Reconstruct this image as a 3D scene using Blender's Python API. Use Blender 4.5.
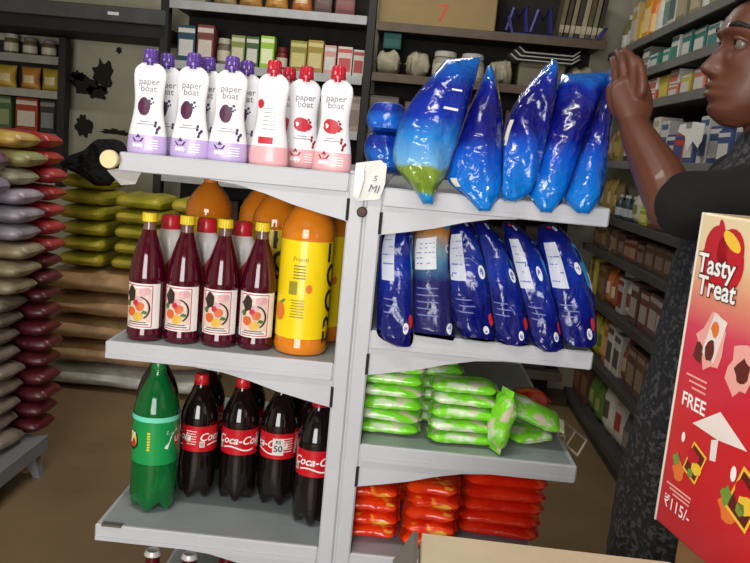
import bpy, bmesh, math, random
import numpy as np
from mathutils import Vector, Matrix, noise as mnoise

for o in list(bpy.data.objects):
    bpy.data.objects.remove(o)
SC = bpy.context.scene
COL = SC.collection
R = math.radians
random.seed(7)

# ------------------------------------------------------------------ camera
IW, IH, FOC = 750.0, 563.0, 800.0
cam_d = bpy.data.cameras.new('camera')
cam_d.sensor_width = 36.0
cam_d.lens = 36.0 * FOC / IW
cam_d.clip_start = 0.05
cam = bpy.data.objects.new('camera', cam_d)
COL.objects.link(cam)
CAM = Vector((0.095, -1.565, 1.35))
ROT = Matrix.Rotation(R(1.6), 3, 'Z') @ Matrix.Rotation(R(90 - 9.2), 3, 'X') @ Matrix.Rotation(R(5.3), 3, 'Z')
cam.matrix_world = Matrix.Translation(CAM) @ ROT.to_4x4()
SC.camera = cam

# ------------------------------------------------------------------ world, light, exposure
w = bpy.data.worlds.new('world')
SC.world = w
w.use_nodes = True
w.node_tree.nodes['Background'].inputs[0].default_value = (0.82, 0.9, 1.0, 1)
w.node_tree.nodes['Background'].inputs[1].default_value = 0.6
SC.view_settings.view_transform = 'Standard'
SC.view_settings.look = 'None'
SC.view_settings.gamma = 1
SC.view_settings.use_curve_mapping = False
SC.view_settings.exposure = 0.0


def area_light(name, loc, rot, sx, sy, power, color=(1, 1, 1)):
    d = bpy.data.lights.new(name, 'AREA')
    d.shape = 'RECTANGLE'
    d.size, d.size_y = sx, sy
    d.energy = power
    d.color = color
    o = bpy.data.objects.new(name, d)
    COL.objects.link(o)
    o.location = loc
    o.rotation_euler = rot
    return o


# daylight coming in through the open shop front behind the photographer
area_light('shop_front_daylight', (-0.45, -3.25, 1.35), (R(90), 0, 0), 1.5, 1.9, 95, (1.0, 0.98, 0.96))


def ray(px, py):
    return ROT @ Vector(((px - IW / 2) / FOC, -(py - IH / 2) / FOC, -1.0))


def at(px, py, Y):
    d = ray(px, py)
    return CAM + d * ((Y - CAM.y) / d.y)


def at_z(px, py, Z):
    d = ray(px, py)
    return CAM + d * ((Z - CAM.z) / d.z)


def at_x(px, py, X):
    d = ray(px, py)
    return CAM + d * ((X - CAM.x) / d.x)


# ------------------------------------------------------------------ materials
def lin(v):
    v = v / 255.0
    return v / 12.92 if v <= 0.04045 else ((v + 0.055) / 1.055) ** 2.4


def rgb(c):
    return (lin(c[0]), lin(c[1]), lin(c[2]), 1.0)


MATS = {}


def mat(name, col, rough=0.5, metal=0.0, coat=0.0, trans=0.0, var=0.12, vscale=14.0, bump=0.0, bscale=40.0, emis=0.0, ior=1.45, sss=0.0):
    """procedural principled material with a little colour variation"""
    if name in MATS:
        return MATS[name]
    m = bpy.data.materials.new(name)
    m.use_nodes = True
    nt = m.node_tree
    b = nt.nodes['Principled BSDF']
    b.inputs['Roughness'].default_value = rough
    b.inputs['Metallic'].default_value = metal
    b.inputs['Coat Weight'].default_value = coat
    b.inputs['Coat Roughness'].default_value = 0.06
    b.inputs['Transmission Weight'].default_value = trans
    b.inputs['IOR'].default_value = ior
    c = rgb(col)
    tc = nt.nodes.new('ShaderNodeTexCoord')
    if var > 0:
        nz = nt.nodes.new('ShaderNodeTexNoise')
        nz.inputs['Scale'].default_value = vscale
        nz.inputs['Detail'].default_value = 4
        nt.links.new(tc.outputs['Object'], nz.inputs['Vector'])
        rp = nt.nodes.new('ShaderNodeValToRGB')
        rp.color_ramp.elements[0].position = 0.3
        rp.color_ramp.elements[1].position = 0.7
        rp.color_ramp.elements[0].color = tuple(x * (1 - var) for x in c[:3]) + (1,)
        rp.color_ramp.elements[1].color = tuple(min(1, x * (1 + var)) for x in c[:3]) + (1,)
        nt.links.new(nz.outputs['Fac'], rp.inputs[0])
        nt.links.new(rp.outputs[0], b.inputs['Base Color'])
    else:
        b.inputs['Base Color'].default_value = c
    if bump > 0:
        n2 = nt.nodes.new('ShaderNodeTexNoise')
        n2.inputs['Scale'].default_value = bscale
        n2.inputs['Detail'].default_value = 3
        n2.inputs['Distortion'].default_value = 0.8
        nt.links.new(tc.outputs['Object'], n2.inputs['Vector'])
        bp = nt.nodes.new('ShaderNodeBump')
        bp.inputs['Strength'].default_value = bump
        bp.inputs['Distance'].default_value = 0.01
        nt.links.new(n2.outputs['Fac'], bp.inputs['Height'])
        nt.links.new(bp.outputs[0], b.inputs['Normal'])
    if emis > 0:
        b.inputs['Emission Color'].default_value = c
        b.inputs['Emission Strength'].default_value = emis
    MATS[name] = m
    return m


def grad_mat(name, stops, axis=2, rough=0.2, coat=0.3, wob=0.12, wscale=3.0, bump=0.35, bscale=26.0, ridged=False):
    """printed film: colours run along one axis of the thing (Generated coordinates), edges wobbling"""
    if name in MATS:
        return MATS[name]
    m = bpy.data.materials.new(name)
    m.use_nodes = True
    nt = m.node_tree
    b = nt.nodes['Principled BSDF']
    b.inputs['Roughness'].default_value = rough
    b.inputs['Coat Weight'].default_value = coat
    b.inputs['Coat Roughness'].default_value = 0.08
    tc = nt.nodes.new('ShaderNodeTexCoord')
    sp = nt.nodes.new('ShaderNodeSeparateXYZ')
    nt.links.new(tc.outputs['Generated'], sp.inputs[0])
    nz = nt.nodes.new('ShaderNodeTexNoise')
    nz.inputs['Scale'].default_value = wscale
    nz.inputs['Detail'].default_value = 3
    nt.links.new(tc.outputs['Generated'], nz.inputs['Vector'])
    ma = nt.nodes.new('ShaderNodeMath')
    ma.operation = 'MULTIPLY_ADD'
    nt.links.new(nz.outputs['Fac'], ma.inputs[0])
    ma.inputs[1].default_value = wob
    nt.links.new(sp.outputs[axis], ma.inputs[2])
    sb = nt.nodes.new('ShaderNodeMath')
    sb.operation = 'SUBTRACT'
    nt.links.new(ma.outputs[0], sb.inputs[0])
    sb.inputs[1].default_value = wob * 0.5
    rp = nt.nodes.new('ShaderNodeValToRGB')
    el = rp.color_ramp.elements
    while len(el) > 2:
        el.remove(el[0])
    for i, (p, c) in enumerate(stops):
        e = el[i] if i < 2 else el.new(p)
        e.position = p
        e.color = rgb(c)
    nt.links.new(sb.outputs[0], rp.inputs[0])
    nt.links.new(rp.outputs[0], b.inputs['Base Color'])
    if bump > 0:
        n2 = nt.nodes.new('ShaderNodeTexNoise')
        n2.noise_type = 'RIDGED_MULTIFRACTAL' if ridged else 'FBM'
        n2.inputs['Scale'].default_value = bscale
        n2.inputs['Detail'].default_value = 2
        n2.inputs['Distortion'].default_value = 0.9 if ridged else 1.2
        nt.links.new(tc.outputs['Object'], n2.inputs['Vector'])
        bp = nt.nodes.new('ShaderNodeBump')
        bp.inputs['Strength'].default_value = bump
        bp.inputs['Distance'].default_value = 0.012
        nt.links.new(n2.outputs['Fac'], bp.inputs['Height'])
        nt.links.new(bp.outputs[0], b.inputs['Normal'])
    MATS[name] = m
    return m


def flat(col, rough=0.45, coat=0.0):
    """a plain ink or paint colour, named after itself"""
    return mat('ink_%d_%d_%d_%d' % (col[0], col[1], col[2], int(rough * 100)), col, rough, coat=coat, var=0.06)


# ------------------------------------------------------------------ mesh building
class MB:
    def __init__(self):
        self.v, self.f, self.m = [], [], []

    def add(self, vs, fs, mi=0):
        n = len(self.v)
        self.v += [tuple(p) for p in vs]
        self.f += [tuple(i + n for i in f) for f in fs]
        self.m += [mi] * len(fs)
        return self

    def box(self, x0, x1, y0, y1, z0, z1, mi=0, bev=0.0):
        if bev <= 0:
            vs = [(x, y, z) for z in (z0, z1) for y in (y0, y1) for x in (x0, x1)]
            return self.add(vs, [(0, 2, 3, 1), (4, 5, 7, 6), (0, 1, 5, 4), (1, 3, 7, 5), (3, 2, 6, 7), (2, 0, 4, 6)], mi)
        bev = min(bev, 0.45 * min(x1 - x0, y1 - y0, z1 - z0))
        vs = []
        c = ((x0 + x1) / 2, (y0 + y1) / 2, (z0 + z1) / 2)
        idx = {}
        for sx in (0, 1):
            for sy in (0, 1):
                for sz in (0, 1):
                    p = [(x0, x1)[sx], (y0, y1)[sy], (z0, z1)[sz]]
                    for a in range(3):
                        q = [p[k] + (bev if (sx, sy, sz)[k] == 0 else -bev) for k in range(3)]
                        q[a] = p[a]
                        idx[(sx, sy, sz, a)] = len(vs)
                        vs.append(tuple(q))
        fs = []
        for a in range(3):
            b_, c_ = [(1, 2), (0, 2), (0, 1)][a]
            for s in (0, 1):
                ring = []
                for (i, j) in ((0, 0), (1, 0), (1, 1), (0, 1)):
                    k = [0, 0, 0]
                    k[a], k[b_], k[c_] = s, i, j
                    ring.append(idx[(k[0], k[1], k[2], a)])
                fs.append(tuple(ring))
        for a in range(3):
            b_, c_ = [(1, 2), (0, 2), (0, 1)][a]
            for i in (0, 1):
                for j in (0, 1):
                    k0, k1 = [0, 0, 0], [0, 0, 0]
                    k0[a], k1[a] = 0, 1
                    k0[b_] = k1[b_] = i
                    k0[c_] = k1[c_] = j
                    fs.append((idx[(*k0, b_)], idx[(*k1, b_)], idx[(*k1, c_)], idx[(*k0, c_)]))
        for sx in (0, 1):
            for sy in (0, 1):
                for sz in (0, 1):
                    fs.append((idx[(sx, sy, sz, 0)], idx[(sx, sy, sz, 1)], idx[(sx, sy, sz, 2)]))
        return self.add(vs, fs, mi)

    def prism(self, poly, axis, a0, a1, mi=0):
        """extrude a 2D polygon along an axis; poly in the two other axes"""
        n = len(poly)

        def P(p, a):
            return [(a, p[0], p[1]), (p[0], a, p[1]), (p[0], p[1], a)][axis]
        vs = [P(p, a0) for p in poly] + [P(p, a1) for p in poly]
        fs = [tuple(range(n))[::-1], tuple(range(n, 2 * n))]
        fs += [(i, (i + 1) % n, n + (i + 1) % n, n + i) for i in range(n)]
        return self.add(vs, fs, mi)

    def lathe(self, prof, seg=28, mi=0, cx=0.0, cy=0.0, fn=None, cap=True):
        vs, fs = [], []
        for (r, z) in prof:
            for k in range(seg):
                a = 2 * math.pi * k / seg
                rr, zz = (r, z) if fn is None else fn(r, z, a)
                vs.append((cx + rr * math.sin(a), cy - rr * math.cos(a), zz))
        for i in range(len(prof) - 1):
            for k in range(seg):
                k2 = (k + 1) % seg
                fs.append((i * seg + k, i * seg + k2, (i + 1) * seg + k2, (i + 1) * seg + k))
        if cap:
            if prof[0][0] > 1e-5:
                fs.append(tuple(range(seg))[::-1])
            if prof[-1][0] > 1e-5:
                fs.append(tuple((len(prof) - 1) * seg + k for k in range(seg)))
        return self.add(vs, fs, mi)

    def tube(self, pts, r, seg=8, mi=0):
        pts = [Vector(p) for p in pts]
        rs = r if isinstance(r, (list, tuple)) else [r] * len(pts)
        vs, fs = [], []
        up = Vector((0.13, 0.27, 0.95))
        for i, p in enumerate(pts):
            t = (pts[min(i + 1, len(pts) - 1)] - pts[max(i - 1, 0)]).normalized()
            s = t.cross(up)
            if s.length < 1e-3:
                s = t.cross(Vector((1, 0, 0)))
            s.normalize()
            q = s.cross(t)
            for k in range(seg):
                a = 2 * math.pi * k / seg
                vs.append(p + (s * math.cos(a) + q * math.sin(a)) * rs[i])
        for i in range(len(pts) - 1):
            for k in range(seg):
                k2 = (k + 1) % seg
                fs.append((i * seg + k, i * seg + k2, (i + 1) * seg + k2, (i + 1) * seg + k))
        fs.append(tuple(range(seg))[::-1])
        fs.append(tuple((len(pts) - 1) * seg + k for k in range(seg)))
        return self.add(vs, fs, mi)

    def ball(self, c, r, seg=12, rings=8, mi=0):
        rx, ry, rz = r if isinstance(r, (list, tuple)) else (r, r, r)
        vs, fs = [(c[0], c[1], c[2] - rz)], []
        for i in range(1, rings):
            t = -math.pi / 2 + math.pi * i / rings
            for k in range(seg):
                a = 2 * math.pi * k / seg
                vs.append((c[0] + rx * math.cos(t) * math.cos(a), c[1] + ry * math.cos(t) * math.sin(a), c[2] + rz * math.sin(t)))
        vs.append((c[0], c[1], c[2] + rz))
        for k in range(seg):
            fs.append((0, 1 + (k + 1) % seg, 1 + k))
        for i in range(rings - 2):
            for k in range(seg):
                k2 = (k + 1) % seg
                fs.append((1 + i * seg + k, 1 + i * seg + k2, 1 + (i + 1) * seg + k2, 1 + (i + 1) * seg + k))
        n = len(vs) - 1
        b0 = 1 + (rings - 2) * seg
        for k in range(seg):
            fs.append((n, b0 + k, b0 + (k + 1) % seg))
        return self.add(vs, fs, mi)

    def mesh(self, name, mats, smooth=None):
        me = bpy.data.meshes.new(name)
        me.from_pydata(self.v, [], self.f)
        for m in (mats if isinstance(mats, (list, tuple)) else [mats]):
            me.materials.append(m)
        me.polygons.foreach_set('material_index', self.m)
        bm = bmesh.new()
        bm.from_mesh(me)
        bmesh.ops.recalc_face_normals(bm, faces=bm.faces)
        if smooth is not None:
            lim = R(smooth)
            for f in bm.faces:
                f.smooth = True
            for e in bm.edges:
                if len(e.link_faces) == 2 and e.calc_face_angle(0) > lim:
                    e.smooth = False
        bm.to_mesh(me)
        bm.free()
        return me

    def build(self, name, mats, parent=None, smooth=None, loc=None, rot=None):
        o = bpy.data.objects.new(name, self.mesh(name, mats, smooth))
        COL.objects.link(o)
        if parent:
            o.parent = parent
        if loc is not None:
            o.location = loc
        if rot is not None:
            o.rotation_euler = rot
        return o


def obj(name, me, parent=None, loc=None, rot=None):
    o = bpy.data.objects.new(name, me)
    COL.objects.link(o)
    if parent:
        o.parent = parent
    if loc is not None:
        o.location = loc
    if rot is not None:
        o.rotation_euler = rot
    return o


def tag(o, label, cat, group=None):
    o['label'] = label
    o['category'] = cat
    if group:
        o['group'] = group
    return o


def thing(name, label, cat, loc=(0, 0, 0), rotz=0.0, group=None):
    o = bpy.data.objects.new(name, None)
    COL.objects.link(o)
    o.empty_display_size = 0.05
    o.location = loc
    o.rotation_euler = (0, 0, rotz)
    return tag(o, label, cat, group)


def copy_tree(src, parent=None):
    c = src.copy()
    COL.objects.link(c)
    if parent:
        c.parent = parent
    for ch in list(src.children):
        copy_tree(ch, c)
    return c


def dup(src, label, loc, rotz=0.0, scale=None):
    c = copy_tree(src)
    c['label'] = label
    c.location = loc
    c.rotation_euler = (0, 0, rotz)
    if scale:
        c.scale = scale
    return c


def struct(o):
    o['kind'] = 'structure'
    return o


ORD = ['zeroth', 'first', 'second', 'third', 'fourth', 'fifth', 'sixth', 'seventh', 'eighth', 'ninth', 'tenth', 'eleventh',
       'twelfth', 'thirteenth', 'fourteenth', 'fifteenth', 'sixteenth', 'seventeenth', 'eighteenth', 'nineteenth', 'twentieth',
       'twenty-first', 'twenty-second', 'twenty-third', 'twenty-fourth', 'twenty-fifth', 'twenty-sixth', 'twenty-seventh', 'twenty-eighth', 'twenty-ninth', 'thirtieth']

_txt = {}


def text_geo(s, size=1.0, shear=0.0, bold=0.0, align='CENTER'):
    """flat 2D text outline: (verts2d, faces)"""
    key = (s, shear, bold, align)
    if key not in _txt:
        cu = bpy.data.curves.new('lettering', 'FONT')
        cu.body = s
        cu.shear = shear
        cu.offset = bold
        cu.align_x = align
        cu.align_y = 'CENTER'
        cu.resolution_u = 3
        o = bpy.data.objects.new('lettering', cu)
        COL.objects.link(o)
        bpy.context.view_layer.update()
        dg = bpy.context.evaluated_depsgraph_get()
        me = bpy.data.meshes.new_from_object(o.evaluated_get(dg))
        _txt[key] = ([(v.co.x, v.co.y) for v in me.vertices], [tuple(p.vertices) for p in me.polygons])
        bpy.data.objects.remove(o)
        bpy.data.curves.remove(cu)
        bpy.data.meshes.remove(me)
    vs, fs = _txt[key]
    return [(x * size, y * size) for x, y in vs], fs


def put(mb, geo, fn, mi, cx=0.0, cz=0.0, rot=0.0):
    vs, fs = geo
    c, s = math.cos(rot), math.sin(rot)
    mb.add([fn(cx + x * c - y * s, cz + x * s + y * c) for x, y in vs], fs, mi)


def disc(rx, ry, n=16, wob=0.0, seed=0):
    rnd = random.Random(seed)
    vs = [(0.0, 0.0)]
    for k in range(n):
        a = 2 * math.pi * k / n
        q = 1 + wob * (rnd.random() - 0.5) * 2
        vs.append((rx * q * math.cos(a), ry * q * math.sin(a)))
    return vs, [(0, 1 + k, 1 + (k + 1) % n) for k in range(n)]


def rect(wd, ht, nx=1, ny=1):
    vs = [(-wd / 2 + wd * i / nx, -ht / 2 + ht * j / ny) for j in range(ny + 1) for i in range(nx + 1)]
    fs = [(j * (nx + 1) + i, j * (nx + 1) + i + 1, (j + 1) * (nx + 1) + i + 1, (j + 1) * (nx + 1) + i) for j in range(ny) for i in range(nx)]
    return vs, fs


def cyl(r):
    """map (arc length, height) to a cylinder facing -Y"""
    return lambda u, z: (r * math.sin(u / r), -r * math.cos(u / r), z)


# ------------------------------------------------------------------ base materials
GREY = mat('grey_painted_steel', (186, 187, 192), 0.42, var=0.05, vscale=7, bump=0.04, bscale=90)
GREY_TOP = mat('worn_grey_shelf_steel', (150, 158, 160), 0.38, var=0.12, vscale=6)
DARKHOLE = flat((24, 22, 22), 0.8)
DARK_STEEL = mat('dark_rack_steel', (62, 60, 58), 0.55, var=0.2, vscale=5)
DUSTY_STEEL = mat('dusty_grey_shelf_edge', (150, 152, 150), 0.5, var=0.15, vscale=5)
WHITE = flat((236, 236, 234), 0.4)
PAPER = mat('white_paper', (228, 226, 222), 0.7, var=0.05)

# ------------------------------------------------------------------ room
X0, X1, Y0, Y1, ZC = -2.75, 1.52, -3.3, 3.3, 2.85
fl = mat('brown_worn_concrete', (124, 102, 72), 0.5, var=0.22, vscale=1.7, bump=0.08, bscale=25)
o = struct(MB().box(X0, X1, Y0, Y1, -0.1, 0.0).build('floor', fl))
wallm = mat('dingy_plaster', (182, 176, 154), 0.85, var=0.2, vscale=2.2, bump=0.1, bscale=18)
o_back = struct(MB().box(X0, X1, Y1, Y1 + 0.12, 0, ZC).build('wall_back', wallm))
struct(MB().box(X0 - 0.12, X0, Y0, Y1, 0, ZC).build('wall_left', wallm))
struct(MB().box(X1, X1 + 0.12, Y0, Y1, 0, ZC).build('wall_right', wallm))
wf = MB()
wf.box(X0, -1.3, Y0 - 0.12, Y0, 0, ZC).box(0.5, X1, Y0 - 0.12, Y0, 0, ZC).box(-1.3, 0.5, Y0 - 0.12, Y0, 2.4, ZC)
struct(wf.build('wall_front', wallm))
struct(MB().box(X0, X1, Y0, Y1, ZC, ZC + 0.1).build('ceiling', mat('dim_ceiling_paint', (150, 147, 138), 0.9, var=0.1, vscale=2)))

# peeling dark patches on the bare stretch of the back wall
for k, (px, py, rx, rz) in enumerate([(104, 74, 0.06, 0.085), (85, 84, 0.10, 0.05), (97, 93, 0.06, 0.04), (84, 126, 0.05, 0.065), (119, 50, 0.02, 0.02), (78, 76, 0.045, 0.03), (115, 132, 0.09, 0.018)]):
    p = at(px, py, Y1)
    vs, fs = disc(rx, rz, 22, 0.32, k + 3)
    MB().add([(x, -0.002, z) for x, z in vs], fs).build('peeled_patch', flat((40, 34, 28), 0.9), o_back, loc=(p.x, Y1, p.z))


# added unseen ceiling tubes, their lamps brighten shelf tops and the back
def added_tube_light(label, loc, power):
    t = thing('added_tube_light', label, 'lamp', loc, 0.0, 'added unseen fluorescent tube lights under the ceiling')
    MB().box(-0.62, 0.62, -0.03, 0.03, -0.05, 0.0, bev=0.008).build('housing', WHITE, t)
    mb = MB()
    mb.tube([(-0.6, 0, -0.075), (0.6, 0, -0.075)], 0.013, 10)
    mb.build('tube', mat('lit_tube', (255, 252, 245), 0.3, emis=4.0, var=0), t, smooth=40)
    for s in (-1, 1):
        MB().box(s * 0.61 - 0.012, s * 0.61 + 0.012, -0.018, 0.018, -0.095, -0.045, bev=0.004).build('lamp_holder', WHITE, t)
    area_light('added_tube_glow', (loc[0], loc[1], loc[2] - 0.1), (0, 0, 0), 1.15, 0.05, power, (1.0, 0.97, 0.92))


added_tube_light('added unseen fluorescent tube light on the ceiling in front of the gondola', (-0.35, -0.75, ZC), 16)
added_tube_light('added unseen fluorescent tube light on the ceiling near the back wall', (-0.3, 1.9, ZC), 20)

# ------------------------------------------------------------------ the gondola
PX0, PX1 = -0.016, 0.052
GL = 0.92
gond = thing('gondola_shelf', 'grey steel double-sided gondola shelf seen from its end', 'shelf', (0.018, 0.46, 0))
GOFF = Vector((0.018, 0.46, 0))


def gpart(mb, name, m, parent=gond, smooth=None):
    mb.v = [(x - GOFF.x, y - GOFF.y, z) for x, y, z in mb.v]
    return mb.build(name, m, parent, smooth)


for (y0, y1, front) in ((0.0, 0.05, True), (GL - 0.05, GL, False)):
    mb = MB()
    mb.box(PX0, PX0 + 0.032, y0, y1, 0, 1.305, 0, 0.003)
    mb.box(PX1 - 0.032, PX1, y0, y1, 0, 1.305, 0, 0.003)
    mb.box(PX0 + 0.03, PX1 - 0.03, y0 + 0.006, y1 - 0.006, 0, 1.3, 0)
    mb.box(PX0 - 0.001, PX1 + 0.001, y0 - 0.001, y1, 1.303, 1.309, 0, 0.002)
    up = gpart(mb, 'upright', [GREY])
    sl = MB()
    z = 0.06
    while z < 1.28:
        for xs in (PX0 - 0.0006, PX1 - 0.0034):
            sl.box(xs, xs + 0.004, y0 + 0.014, y0 + 0.02, z, z + 0.022)
        z += 0.05
    gpart(sl, 'bracket_slots', DARKHOLE, up)
    if front:
        bl = at(362, 212, 0)
        b = MB()
        b.lathe([(0.0105, 0.0), (0.0105, 0.003), (0.008, 0.006), (0.0, 0.007)], 16)
        b.v = [(bl.x + x, -z, bl.z + y) for x, y, z in b.v]
        gpart(b, 'bolt', mat('rusty_bolt', (82, 58, 50), 0.6, 0.3), up, 40)
mb = MB()
mb.box(0.013, 0.023, 0.05, GL - 0.05, 0.1, 1.29, 0)
gpart(mb, 'back_panel', DUSTY_STEEL)

TH = 0.036


def gshelf(side, z, outer):
    """side -1 left, +1 right; outer = X of the long free edge"""
    inner = PX0 if side < 0 else PX1
    a, b = sorted((inner, outer))
    mb = MB()
    mb.box(a + 0.001, b - 0.001, 0.004, GL - 0.004, z - 0.006, z, 0, 0.001)
    sh = gpart(mb, 'shelf', GREY_TOP)
    # rolled end lips and long front lip
    for (y0, y1) in ((0.0, 0.012), (GL - 0.012, GL)):
        m2 = MB()
        m2.box(a, b, y0, y1, z - TH, z + 0.001, 0, 0.003)
        m2.box(a + 0.002, b - 0.004, y0 - 0.002 if y0 == 0 else y1, y0 if y0 == 0 else y1 + 0.002, z - TH + 0.002, z - TH + 0.011, 0)
        gpart(m2, 'end_lip', GREY, sh)
    m3 = MB()
    xo = outer
    p, q = sorted((xo, xo - side * 0.012))
    m3.box(p, q, 0.012, GL - 0.012, z - TH, z + 0.001, 0, 0.003)
    gpart(m3, 'front_lip', GREY, sh)
    # tapering cantilever brackets, deep at the upright
    L = abs(outer - inner)
    prof = [(0.0, -0.012), (L * 0.60, -0.012), (L * 0.60, -TH - 0.001), (L * 0.48, -TH - 0.006), (L * 0.36, -TH - 0.018), (L * 0.24, -TH - 0.034),
            (L * 0.12, -TH - 0.046), (0.004, -TH - 0.056), (0.0, -TH - 0.058)]
    for (y0, y1) in ((0.004, 0.010), (GL - 0.010, GL - 0.004)):
        m4 = MB()
        poly = [(inner + side * u, z + v) for u, v in prof]
        m4.prism(poly, 1, y0, y1)
        gpart(m4, 'bracket', GREY, sh)
    m5 = MB()
    m5.box(inner - 0.002 if side < 0 else inner - 0.004, inner + 0.004 if side < 0 else inner + 0.002, -0.0015, 0.004, z - TH - 0.055, z - TH - 0.012, 0)
    gpart(m5, 'hook_gap', DARKHOLE, sh)
    return sh


LZ = [1.303, 0.920, 0.520, 0.118]
RZ = [1.282, 0.996, 0.756, 0.515, 0.140]
for z, xo in zip(LZ, (-0.472, -0.485, -0.492, -0.495)):
    gshelf(-1, z, xo)
for z, xo in zip(RZ, (0.492, 0.498, 0.497, 0.455, 0.497)):
    gshelf(1, z, xo)
for s in (-1, 1):
    mb = MB()
    x = 0.018 + s * 0.25
    mb.box(x - 0.23, x + 0.23, 0.01, 0.05, 0.0, 0.10, 0, 0.004)
    mb.box(x - 0.23, x + 0.23, GL - 0.05, GL - 0.01, 0.0, 0.10, 0, 0.004)
    gpart(mb, 'base_foot', GREY)
mb = MB()
pp = at(112, 520, 0)
mb.box(-0.478, -0.435, -0.003, 0.014, 0.5185, 0.523, 0, 0.001)
gpart(mb, 'tape_scrap', flat((92, 86, 78), 0.7))

# ------------------------------------------------------------------ drink pouches, top left shelf
PH, PW, PT = 0.176, 0.080, 0.046
_pz = [0, .03, .08, .16, .28, .40, .52, .64, .76, .86, .93, .975, 1.0]
_pw = [.97, 1.0, 1.0, .98, .90, .79, .72, .72, .77, .80, .75, .60, .42]
_pt = [.90, 1.0, 1.0, .96, .84, .72, .62, .54, .45, .36, .28, .24, .22]


def ph_w(z):
    return float(np.interp(z / PH, _pz, _pw)) * PW / 2


def ph_t(z):
    return float(np.interp(z / PH, _pz, _pt)) * PT / 2


def pouch_front(x, z, eps=0.0006):
    wv, tv = ph_w(z), ph_t(z)
    u = max(-0.98, min(0.98, x / wv))
    return (x, -tv * (1 - abs(u) ** 2.4) ** 0.62 - eps, z)


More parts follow.
